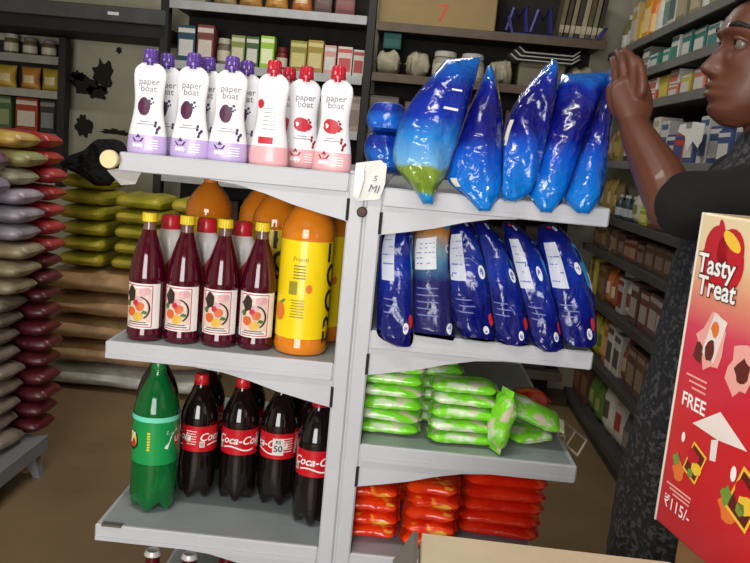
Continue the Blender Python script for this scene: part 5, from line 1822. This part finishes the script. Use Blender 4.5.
# ------------------------------------------------------------------ left rack with stacked bags
t = thing('low_rack', 'low grey steel rack with splayed legs under the bag stacks', 'rack', (-1.46, 1.05, 0))
RK = mat('rack_grey', (122, 122, 124), 0.5, var=0.12)
MB().box(-0.28, 0.26, -0.55, 0.30, 0.125, 0.150, 0, 0.003).build('deck', RK, t)
MB().box(0.255, 0.268, -0.55, 0.30, 0.095, 0.156, 0, 0.003).build('deck_edge', RK, t)
for y in (0.26, -0.10, -0.5):
    MB().prism([(-0.02, 0.125), (0.235, 0.125), (0.262, 0.0), (0.238, 0.0), (0.19, 0.095), (-0.02, 0.105)], 1, y - 0.02, y + 0.02).build('leg', RK, t)
    MB().box(-0.27, -0.235, y - 0.02, y + 0.02, 0.0, 0.125).build('leg', RK, t)

nearc = ['mustard', 'tan', 'pale green', 'grey-lilac', 'lilac', 'grey-lilac', 'beige', 'beige', 'grey-brown']
pal = {'mustard': ((186, 140, 62), (206, 176, 96)), 'tan': ((170, 146, 92), (150, 160, 100)), 'pale green': ((168, 168, 130), (190, 186, 164)), 'purple': ((110, 50, 100), (150, 130, 140)),
       'grey-lilac': ((132, 122, 132), (164, 156, 164)), 'lilac': ((142, 128, 146), (172, 162, 176)), 'beige': ((138, 122, 92), (160, 146, 116)), 'grey-brown': ((104, 92, 80), (130, 118, 104)),
       'red': ((158, 34, 38), (176, 54, 52)), 'maroon': ((84, 22, 30), (98, 30, 36))}


def bag_mesh(colname, lx, ly, lz, seed):
    key = (colname, lx, ly, lz, seed)
    if key not in _goods:
        a_, b_ = pal[colname]
        m = patch_mat('bag_film_' + colname.replace(' ', '_'), a_, [b_, tuple(int(v * 0.86) for v in a_)], 7.0, rough=0.4, bump=0.3, coat=0.1, thr=(0.42, 0.62))
        _goods[key] = pack_mesh('bag', lx, ly, lz, m, seed, fin=0.003, wr=0.14, nx=14, ring=16, pw=9)
    return _goods[key]


rs = random.Random(4)
NL = 18
pit = 0.0645
for i in range(NL):
    z = 0.1515 + pit * (NL - 1 - i)
    cn = (['mustard', 'tan', 'pale green', 'lilac', 'grey-lilac', 'grey-lilac', 'beige', 'beige', 'beige'] + ['grey-brown'] * 9)[i]
    pos = 'top bag' if i == 0 else ('bottom bag' if i == NL - 1 else '%s bag from the top' % ORD[i + 1])
    dx = 0.0 if i < 9 else -0.06
    packet('flour_bag', '%s %s of the nearer stack on the left rack' % (cn, pos), 'bag', bag_mesh(cn, 0.44, 0.20, 0.0615, i % 3), (-1.42 + dx + rs.uniform(-.015, .015), 1.20 + rs.uniform(-.01, .01), z), (0, 0, R(rs.uniform(-3, 3))), 'bags in the nearer left stack')
    cn = 'red' if i < 7 else 'maroon'
    packet('flour_bag', '%s %s of the farther stack on the left rack' % (cn, pos), 'bag', bag_mesh(cn, 0.44, 0.17, 0.0615, i % 3), (-1.425 + rs.uniform(-.012, .012), 1.41 + rs.uniform(-.008, .008), z), (0, 0, R(rs.uniform(-3, 3))), 'bags in the farther left stack')
packet('flour_bag', 'purple bag lying on the nearer stack edge of the left rack', 'bag', bag_mesh('purple', 0.30, 0.17, 0.075, 5), (-1.36, 0.98, 1.168), (0, 0, R(10)), None)
packet('flour_bag', 'lilac bag under the purple bag on the left rack', 'bag', bag_mesh('lilac', 0.34, 0.2, 0.070, 6), (-1.38, 0.98, 1.094), (0, 0, R(-6)), None)
for i in range(14):
    packet('flour_bag', 'grey-brown bag, %s from the bottom below the purple bag' % ORD[i + 1] if i else 'grey-brown bag at the very bottom below the purple bag', 'bag', bag_mesh('grey-brown', 0.36, 0.19, 0.0635, i % 3), (-1.48, 0.985, 0.1515 + i * 0.067), (0, 0, R(rs.uniform(-4, 4))), 'bags in the nearest left stack')

# green-yellow rice bags and tan sacks at the back
pal['green'] = ((178, 172, 46), (200, 176, 64))
pal['tan sack'] = ((184, 146, 104), (196, 160, 120))
pal['white sack'] = ((186, 184, 176), (200, 198, 190))
for i in range(6):
    z = 0.628 + 0.08 * i
    packet('rice_bag', 'green and yellow rice bag %s in the left column' % ('at the bottom' if i == 0 else 'on top' if i == 5 else ORD[i + 1] + ' from the bottom'), 'bag', bag_mesh('green', 0.235, 0.42, 0.0765, i % 2), (at(84, 210, 2.45).x + rs.uniform(-.006, .006), 2.60, z), (0, 0, R(rs.uniform(-1, 1))), 'green rice bags, left column')
for col, px, n in (('middle', 137, 5), ('right', 193, 5)):
    for i in range(n):
        z = 0.628 + 0.08 * i
        packet('rice_bag', 'green and yellow rice bag %s in the %s column' % ('at the bottom' if i == 0 else 'on top' if i == n - 1 else ORD[i + 1] + ' from the bottom', col), 'bag', bag_mesh('green', 0.243, 0.42, 0.0765, i % 2), (at(px, 210, 2.45).x + rs.uniform(-.006, .006), 2.62, z), (0, 0, R(rs.uniform(-1, 1))), 'green rice bags, %s column' % col)
for i in range(5):
    cn = 'white sack' if i == 0 else 'tan sack'
    packet('grain_sack', ('white plump grain sack lying on the floor at the bottom of the pile', 'tan plump grain sack resting on the white one', 'tan plump grain sack in the middle of the pile', 'tan plump grain sack second from the top', 'tan plump grain sack on top, under the rice bags')[i], 'sack',
           bag_mesh(cn, 0.92, 0.55, 0.117, i), (-1.31 + rs.uniform(-.02, .02), 2.62, 0.001 + 0.1245 * i), (0, 0, R(rs.uniform(-2, 2))), 'plump grain sacks at the back left')
film_bag('black_cloth', 'black cloth bundle thrown over the green rice bags', 'cloth', [(95, 186, 110, 186), (82, 176, 116, 178), (62, 166, 121, 168), (64, 158, 126, 158), (84, 150, 127, 150), (92, 143, 122, 142), (98, 139, 114, 139)], 2.34, 0.05, 0.06,
         mat('black_cloth', (14, 14, 17), 0.9, var=0.1, bump=0.4, bscale=12), None, 31, wr=0.03, crease=0.3, sm=60)


# ------------------------------------------------------------------ the shopkeeper
def bake(bm_or_mb, mods):
    me = bpy.data.meshes.new('tmp')
    me.from_pydata(*bm_or_mb)
    o = bpy.data.objects.new('tmp', me)
    COL.objects.link(o)
    for ty, kw in mods:
        m = o.modifiers.new(ty, ty)
        for k_, v_ in kw.items():
            setattr(m, k_, v_)
    bpy.context.view_layer.update()
    out = bpy.data.meshes.new_from_object(o.evaluated_get(bpy.context.evaluated_depsgraph_get()))
    bpy.data.objects.remove(o)
    bpy.data.meshes.remove(me)
    return out


def limb(mb, pts, rs_, seg=14, n=5):
    """smooth tapering limb with round ends through the joints; (rx, ry) radii allowed"""
    P = [np.array(p, float) for p in pts]
    Q = [np.array(r if isinstance(r, (tuple, list)) else (r, r), float) for r in rs_]
    N = (len(P) - 1) * n
    ring = []
    for i in range(N + 1):
        t_ = i / N
        ring.append((catmull(P, t_), catmull(Q, t_)))
    t0 = ring[0][0] - ring[1][0]
    t1 = ring[-1][0] - ring[-2][0]
    t0 /= np.linalg.norm(t0)
    t1 /= np.linalg.norm(t1)
    caps0 = [(ring[0][0] + t0 * ring[0][1].mean() * math.sin(a), ring[0][1] * math.cos(a)) for a in (1.45, 1.1, 0.7, 0.35)]
    caps1 = [(ring[-1][0] + t1 * ring[-1][1].mean() * math.sin(a), ring[-1][1] * math.cos(a)) for a in (0.35, 0.7, 1.1, 1.45)]
    ring = caps0 + ring + caps1
    vs, fs = [], []
    pv = None
    for i, (p_, q_) in enumerate(ring):
        a_ = ring[min(i + 1, len(ring) - 1)][0] - ring[max(i - 1, 0)][0]
        tdir = Vector(a_).normalized()
        ref = Vector((1, 0, 0)) if abs(tdir.x) < 0.9 else Vector((0, 1, 0))
        if pv is None:
            s_ = (ref - tdir * ref.dot(tdir)).normalized()
        else:
            s_ = (pv - tdir * pv.dot(tdir)).normalized()
        pv = s_
        b_ = tdir.cross(s_)
        for k_ in range(seg):
            an = 2 * math.pi * k_ / seg
            vs.append(Vector(p_) + s_ * (q_[0] * math.cos(an)) + b_ * (q_[1] * math.sin(an)))
    for i in range(len(ring) - 1):
        for k_ in range(seg):
            k2 = (k_ + 1) % seg
            fs.append((i * seg + k_, i * seg + k2, (i + 1) * seg + k2, (i + 1) * seg + k_))
    fs.append(tuple(range(seg))[::-1])
    fs.append(tuple((len(ring) - 1) * seg + k_ for k_ in range(seg)))
    mb.add(vs, fs)


SKIN = mat('brown_skin', (88, 49, 32), 0.5, var=0.06, vscale=20, coat=0.05)
MX, MY = 0.70, -0.20                       # where he stands
HC = Vector((0.664, MY, 1.556))            # head centre
S_L = Vector((0.715, MY - 0.165, 1.345))   # camera-side shoulder
E_L = at(672, 208, -0.24)
W_L = at(634, 126, -0.13)
body = MB()
# trunk
limb(body, [(MX, MY, 0.88), (MX, MY, 1.02), (MX, MY, 1.20), (MX + 0.01, MY, 1.34), (MX + 0.01, MY, 1.40)], [(0.12, 0.155), (0.115, 0.14), (0.115, 0.155), (0.09, 0.15), (0.06, 0.08)], 20)
limb(body, [(MX + 0.012, MY, 1.36), (MX, MY, 1.43), (0.688, MY, 1.50)], [0.062, 0.056, 0.056], 16)
# head lofted from a side profile: front and back line, half width, nose, lips and sockets by height
HZ = [-.118, -.108, -.098, -.085, -.074, -.060, -.045, -.02, .005, .025, .045, .065, .085, .105, .118, .123]
HF = [-.050, -.070, -.078, -.075, -.080, -.081, -.079, -.080, -.080, -.088, -.086, -.077, -.060, -.030, .0, .018]
HBK = [-.025, .0, .012, .025, .042, .052, .060, .074, .088, .098, .101, .096, .082, .058, .036, .022]
HWD = [.016, .028, .036, .046, .051, .056, .061, .066, .071, .074, .075, .072, .062, .043, .022, .004]
TILT = R(7)


def head_pt(x, y, z):
    c, s_ = math.cos(TILT), math.sin(TILT)
    return (HC.x + x * c + z * s_, HC.y + y, HC.z + z * c - x * s_)


nz_, na_ = 110, 120
hv, hf = [], []
for i in range(nz_):
    z = -0.118 + 0.241 * i / (nz_ - 1)
    f_, b_, w_h = (float(np.interp(z, HZ, q)) for q in (HF, HBK, HWD))
    cx, hx = (f_ + b_) / 2, (b_ - f_) / 2
    nose = float(np.interp(z, [-.051, -.046, -.040, -.033, -.015, .0, .014], [0, .016, .028, .029, .017, .007, 0]))
    nsig = float(np.interp(z, [-.045, -.03, .01], [.0135, .011, .007]))
    lip = 0.012 * math.exp(-((z + .0605) / .0058) ** 2) + 0.0125 * math.exp(-((z + .0755) / .0060) ** 2) - 0.004 * math.exp(-((z + .068) / .0025) ** 2)
    for k_ in range(na_):
        a_ = 2 * math.pi * k_ / na_
        ca_, sa_ = math.cos(a_), math.sin(a_)
        x = cx - hx * math.copysign(abs(ca_) ** 0.9, ca_)
        y = w_h * math.copysign(abs(sa_) ** 0.9, sa_)
        if ca_ > 0:
            fr = ca_ ** 0.5
            x -= fr * (nose * math.exp(-(y / nsig) ** 2) + lip * math.exp(-(y / .021) ** 2))
            x -= fr * 0.006 * math.exp(-((z - .026) / .008) ** 2) * math.exp(-((abs(y) - .03) / .02) ** 2)
            x += fr * 0.013 * math.exp(-((z - .006) / .0105) ** 2) * math.exp(-((abs(y) - .031) / .0135) ** 2)
            x -= fr * 0.006 * math.exp(-((z + .022) / .014) ** 2) * math.exp(-((abs(y) - .042) / .016) ** 2)
            x -= 0.010 * math.exp(-((z + .040) / .006) ** 2) * math.exp(-((abs(y) - .0125) / .006) ** 2)
        hv.append(head_pt(x, y, z))
for i in range(nz_ - 1):
    for k_ in range(na_):
        k2 = (k_ + 1) % na_
        hf.append((i * na_ + k_, i * na_ + k2, (i + 1) * na_ + k2, (i + 1) * na_ + k_))
hf.append(tuple(range(na_))[::-1])
hf.append(tuple((nz_ - 1) * na_ + k_ for k_ in range(na_)))
body.add(hv, hf)
for s in (-1, 1):
    c_ = head_pt(0.014, s * 0.074, -0.006)
    body.ball(c_, (0.017, 0.007, 0.031), 14, 10)
    body.ball((c_[0] + 0.004, c_[1] + s * 0.006, c_[2] + 0.008), (0.014, 0.006, 0.020), 12, 8)
# camera-side arm, raised to the blue bag
limb(body, [S_L, S_L.lerp(E_L, 0.5) + Vector((0, 0, -0.006)), E_L], [0.052, 0.047, 0.041], 16)
limb(body, [E_L, E_L.lerp(W_L, 0.35) + Vector((0.004, 0, 0)), E_L.lerp(W_L, 0.75), W_L], [0.040, 0.041, 0.032, (0.026, 0.024)], 16)
# palm and fingers: the hand reaches up and closes toward the bag edge
PC = at(633, 106, -0.115)
K = [at(619, 90, -0.085), at(626, 86, -0.100), at(634, 86, -0.116), at(642, 90, -0.130)]
limb(body, [W_L, PC, (K[1] + K[2]) / 2 + Vector((0, 0, -0.006))], [(0.024, 0.020), (0.036, 0.018), (0.037, 0.013)], 16)
fing = [[(616, 76, -.075), (615, 66, -.060), (613, 60, -.045)], [(623, 70, -.092), (621, 58, -.076), (618, 52, -.058)], [(633, 68, -.110), (630, 56, -.095), (626, 50, -.078)], [(642, 75, -.128), (640, 65, -.116), (636, 59, -.102)]]
for k0, ch in zip(K, fing):
    j = [at(*c) for c in ch]
    limb(body, [PC.lerp(k0, 0.6), k0, j[0], j[1], j[2]], [0.0095, 0.0098, 0.0090, 0.0082, 0.0072], 12, 4)
T0 = at(619, 113, -0.10)
limb(body, [W_L.lerp(PC, 0.45), T0, at(612, 100, -.085), at(611, 88, -.075)], [0.013, 0.0125, 0.0105, 0.0085], 12, 4)
# far-side arm hanging down
S_R = Vector((0.715, MY + 0.165, 1.345))
E_R, W_R = Vector((0.735, MY + 0.20, 1.06)), Vector((0.70, MY + 0.20, 0.82))
limb(body, [S_R, E_R], [0.052, 0.041], 14)
limb(body, [E_R, E_R.lerp(W_R, 0.4), W_R], [0.040, 0.038, 0.025], 14)
limb(body, [W_R, W_R + Vector((-0.01, 0, -0.05)), W_R + Vector((-0.015, 0, -0.09))], [(0.024, 0.017), (0.036, 0.017), (0.036, 0.013)], 14)
for k_ in range(4):
    b0 = W_R + Vector((-0.042 + 0.020 * k_, 0, -0.085))
    limb(body, [b0, b0 + Vector((-0.006, -0.003, -0.035)), b0 + Vector((-0.016, -0.010, -0.058 - 0.008 * (k_ in (1, 2))))], [0.0095, 0.0085, 0.0070], 10, 4)
limb(body, [W_R + Vector((-0.022, -0.005, -0.03)), W_R + Vector((-0.052, -0.012, -0.06)), W_R + Vector((-0.060, -0.016, -0.085))], [0.012, 0.0105, 0.008], 10, 4)
# legs and feet
for s in (-1, 1):
    h0 = Vector((MX, MY + s * 0.085, 0.90))
    kn = Vector((MX - 0.015, MY + s * 0.095, 0.49))
    an = Vector((MX + 0.01, MY + s * 0.10, 0.085))
    limb(body, [h0, h0.lerp(kn, 0.5), kn], [0.085, 0.074, 0.054], 16)
    limb(body, [kn, kn.lerp(an, 0.35) + Vector((0.012, 0, 0)), an], [0.052, 0.054, 0.036], 16)
    limb(body, [an + Vector((0.035, 0, -0.045)), an + Vector((-0.06, 0, -0.045)), an + Vector((-0.15, s * 0.01, -0.060))], [(0.040, 0.034), (0.036, 0.040), (0.024, 0.042)], 14)
skin_me = bake((body.v, [], body.f), [('REMESH', dict(mode='VOXEL', voxel_size=0.0032)), ('SMOOTH', dict(factor=0.5, iterations=2))])
for pl_ in skin_me.polygons:
    pl_.use_smooth = True
skin_me.materials.clear()
skin_me.materials.append(SKIN)
man = thing('person', 'man in dark patterned shirt reaching left toward the blue bags', 'person', (MX, MY, 0))
mo = Vector((MX, MY, 0))
skin_me.transform(Matrix.Translation(-mo))
bo = obj('body', skin_me, man)
HAIR = mat('black_hair', (16, 14, 13), 0.6, var=0.2, vscale=60, bump=0.5, bscale=120)
hb = MB()
hb.ball((0.010, 0, 0.034), (0.103, 0.082, 0.098), 36, 26)
keep = []
for f in hb.f:
    c = sum((Vector(hb.v[i]) for i in f), Vector()) / len(f)
    line = 0.070 - 0.75 * (c.x + 0.06) if c.x < 0.02 else 0.004 - 1.0 * (c.x - 0.02)
    if c.z > max(line, -0.06):
        keep.append(f)
hb.f = keep
hb.v = [head_pt(*v) for v in hb.v]
hb.m = [0] * len(keep)
hair_me = bake((hb.v, [], hb.f), [('SOLIDIFY', dict(thickness=0.010, offset=-1.0)), ('SUBSURF', dict(levels=1))])
hair_me.materials.clear()
hair_me.materials.append(HAIR)
hair_me.transform(Matrix.Translation(-mo))
for pl_ in hair_me.polygons:
    pl_.use_smooth = True
obj('hair', hair_me, man)
for s in (-1, 1):
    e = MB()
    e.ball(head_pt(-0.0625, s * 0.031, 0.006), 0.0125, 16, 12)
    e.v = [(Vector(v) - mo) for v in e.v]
    eo = e.build('eye', mat('shaded_eye_white', (104, 92, 84), 0.25, var=0.03), man, 60)  # eye white darkened, the shadow over the eye put into its colour
    e = MB()
    e.ball(head_pt(-0.0712, s * 0.031, 0.006), (0.0045, 0.006, 0.006), 14, 10)
    e.v = [(Vector(v) - mo) for v in e.v]
    e.build('iris', mat('dark_iris', (26, 16, 12), 0.1, var=0), eo, 60)
    e = MB()
    limb(e, [head_pt(-0.0705, s * 0.019, 0.0115), head_pt(-0.0745, s * 0.031, 0.0145), head_pt(-0.062, s * 0.045, 0.010)], [0.003, 0.0045, 0.003], 8)
    e.v = [(Vector(v) - mo) for v in e.v]
    e.build('eyelid', SKIN, eo, 60)
    e = MB()
    limb(e, [head_pt(-0.0855, s * 0.019, 0.030), head_pt(-0.0830, s * 0.036, 0.034), head_pt(-0.062, s * 0.055, 0.028)], [0.0028, 0.0045, 0.0025], 8)
    e.v = [(Vector(v) - mo) for v in e.v]
    e.build('eyebrow', HAIR, man, 60)
# clothing
SHIRT = patch_mat('dark_patterned_cloth', (28, 28, 33), [(66, 64, 70), (16, 16, 20)], 52.0, rough=0.85, bump=0.25, coat=0.0)
BLACK = mat('black_sleeve_cloth', (8, 8, 10), 0.9, var=0.12, bump=0.3, bscale=22)
sh = MB()
limb(sh, [(MX - 0.035, MY, 0.66), (MX - 0.03, MY, 0.82), (MX - 0.012, MY, 1.00), (MX, MY, 1.20), (MX + 0.005, MY, 1.33), (MX + 0.01, MY, 1.385)], [(0.140, 0.178), (0.140, 0.176), (0.134, 0.165), (0.130, 0.172), (0.112, 0.176), (0.084, 0.112)], 28, 6)
sm = bake((sh.v, [], sh.f), [('REMESH', dict(mode='VOXEL', voxel_size=0.007)), ('SMOOTH', dict(factor=0.5, iterations=4))])
for v in sm.vertices:
    n = mnoise.noise(v.co * 9) + 0.5 * mnoise.noise(v.co * 22)
    v.co += (v.co - Vector((MX, MY, v.co.z))).normalized() * 0.008 * n
for pl_ in sm.polygons:
    pl_.use_smooth = True
sm.materials.clear()
sm.materials.append(SHIRT)
sm.transform(Matrix.Translation(-mo))
obj('shirt', sm, man)
for (a_, b_, r0, r1) in ((S_L + Vector((0.004, 0.006, 0.004)), S_L.lerp(E_L, 0.90), 0.066, 0.055), (S_R + Vector((0.004, -0.006, 0.004)), S_R.lerp(E_R, 0.85), 0.069, 0.058)):
    sl_ = MB()
    mid = a_.lerp(b_, 0.5)
    limb(sl_, [a_, mid, b_], [r0, (r0 + r1) / 2, r1], 20, 8)
    me = bake((sl_.v, [], sl_.f), [('REMESH', dict(mode='VOXEL', voxel_size=0.006)), ('SMOOTH', dict(factor=0.5, iterations=3))])
    for v in me.vertices:
        v.co += Vector((mnoise.noise(v.co * 16), mnoise.noise(v.co * 16 + Vector((9, 0, 0))), mnoise.noise(v.co * 16 + Vector((0, 9, 0))))) * 0.006
    for pl_ in me.polygons:
        pl_.use_smooth = True
    me.materials.clear()
    me.materials.append(BLACK)
    me.transform(Matrix.Translation(-mo))
    obj('sleeve', me, man)
cl = MB()
cl.tube([(MX - 0.058 + 0.0, MY - 0.055, 1.375), (MX - 0.085, MY - 0.062, 1.34), (MX - 0.108, MY - 0.060, 1.28), (MX - 0.122, MY - 0.045, 1.20)], [0.012, 0.015, 0.012, 0.006], 10)
cl.v = [(Vector(v) - mo) for v in cl.v]
cl.build('collar', mat('grey_collar', (120, 120, 126), 0.8, var=0.1), man, 60)
tr_ = MB()
for s in (-1, 1):
    limb(tr_, [(MX, MY + s * 0.082, 0.86), (MX - 0.008, MY + s * 0.09, 0.50), (MX + 0.008, MY + s * 0.10, 0.13)], [(0.108, 0.104), (0.078, 0.078), (0.062, 0.062)], 20, 8)
limb(tr_, [(MX, MY, 0.80), (MX, MY, 0.96)], [(0.125, 0.165), (0.125, 0.160)], 24, 5)
me = bake((tr_.v, [], tr_.f), [('REMESH', dict(mode='VOXEL', voxel_size=0.007)), ('SMOOTH', dict(factor=0.5, iterations=3))])
for pl_ in me.polygons:
    pl_.use_smooth = True
me.materials.clear()
me.materials.append(mat('dark_trousers', (34, 34, 40), 0.85, var=0.15, bump=0.2, bscale=20))
me.transform(Matrix.Translation(-mo))
obj('trousers', me, man)
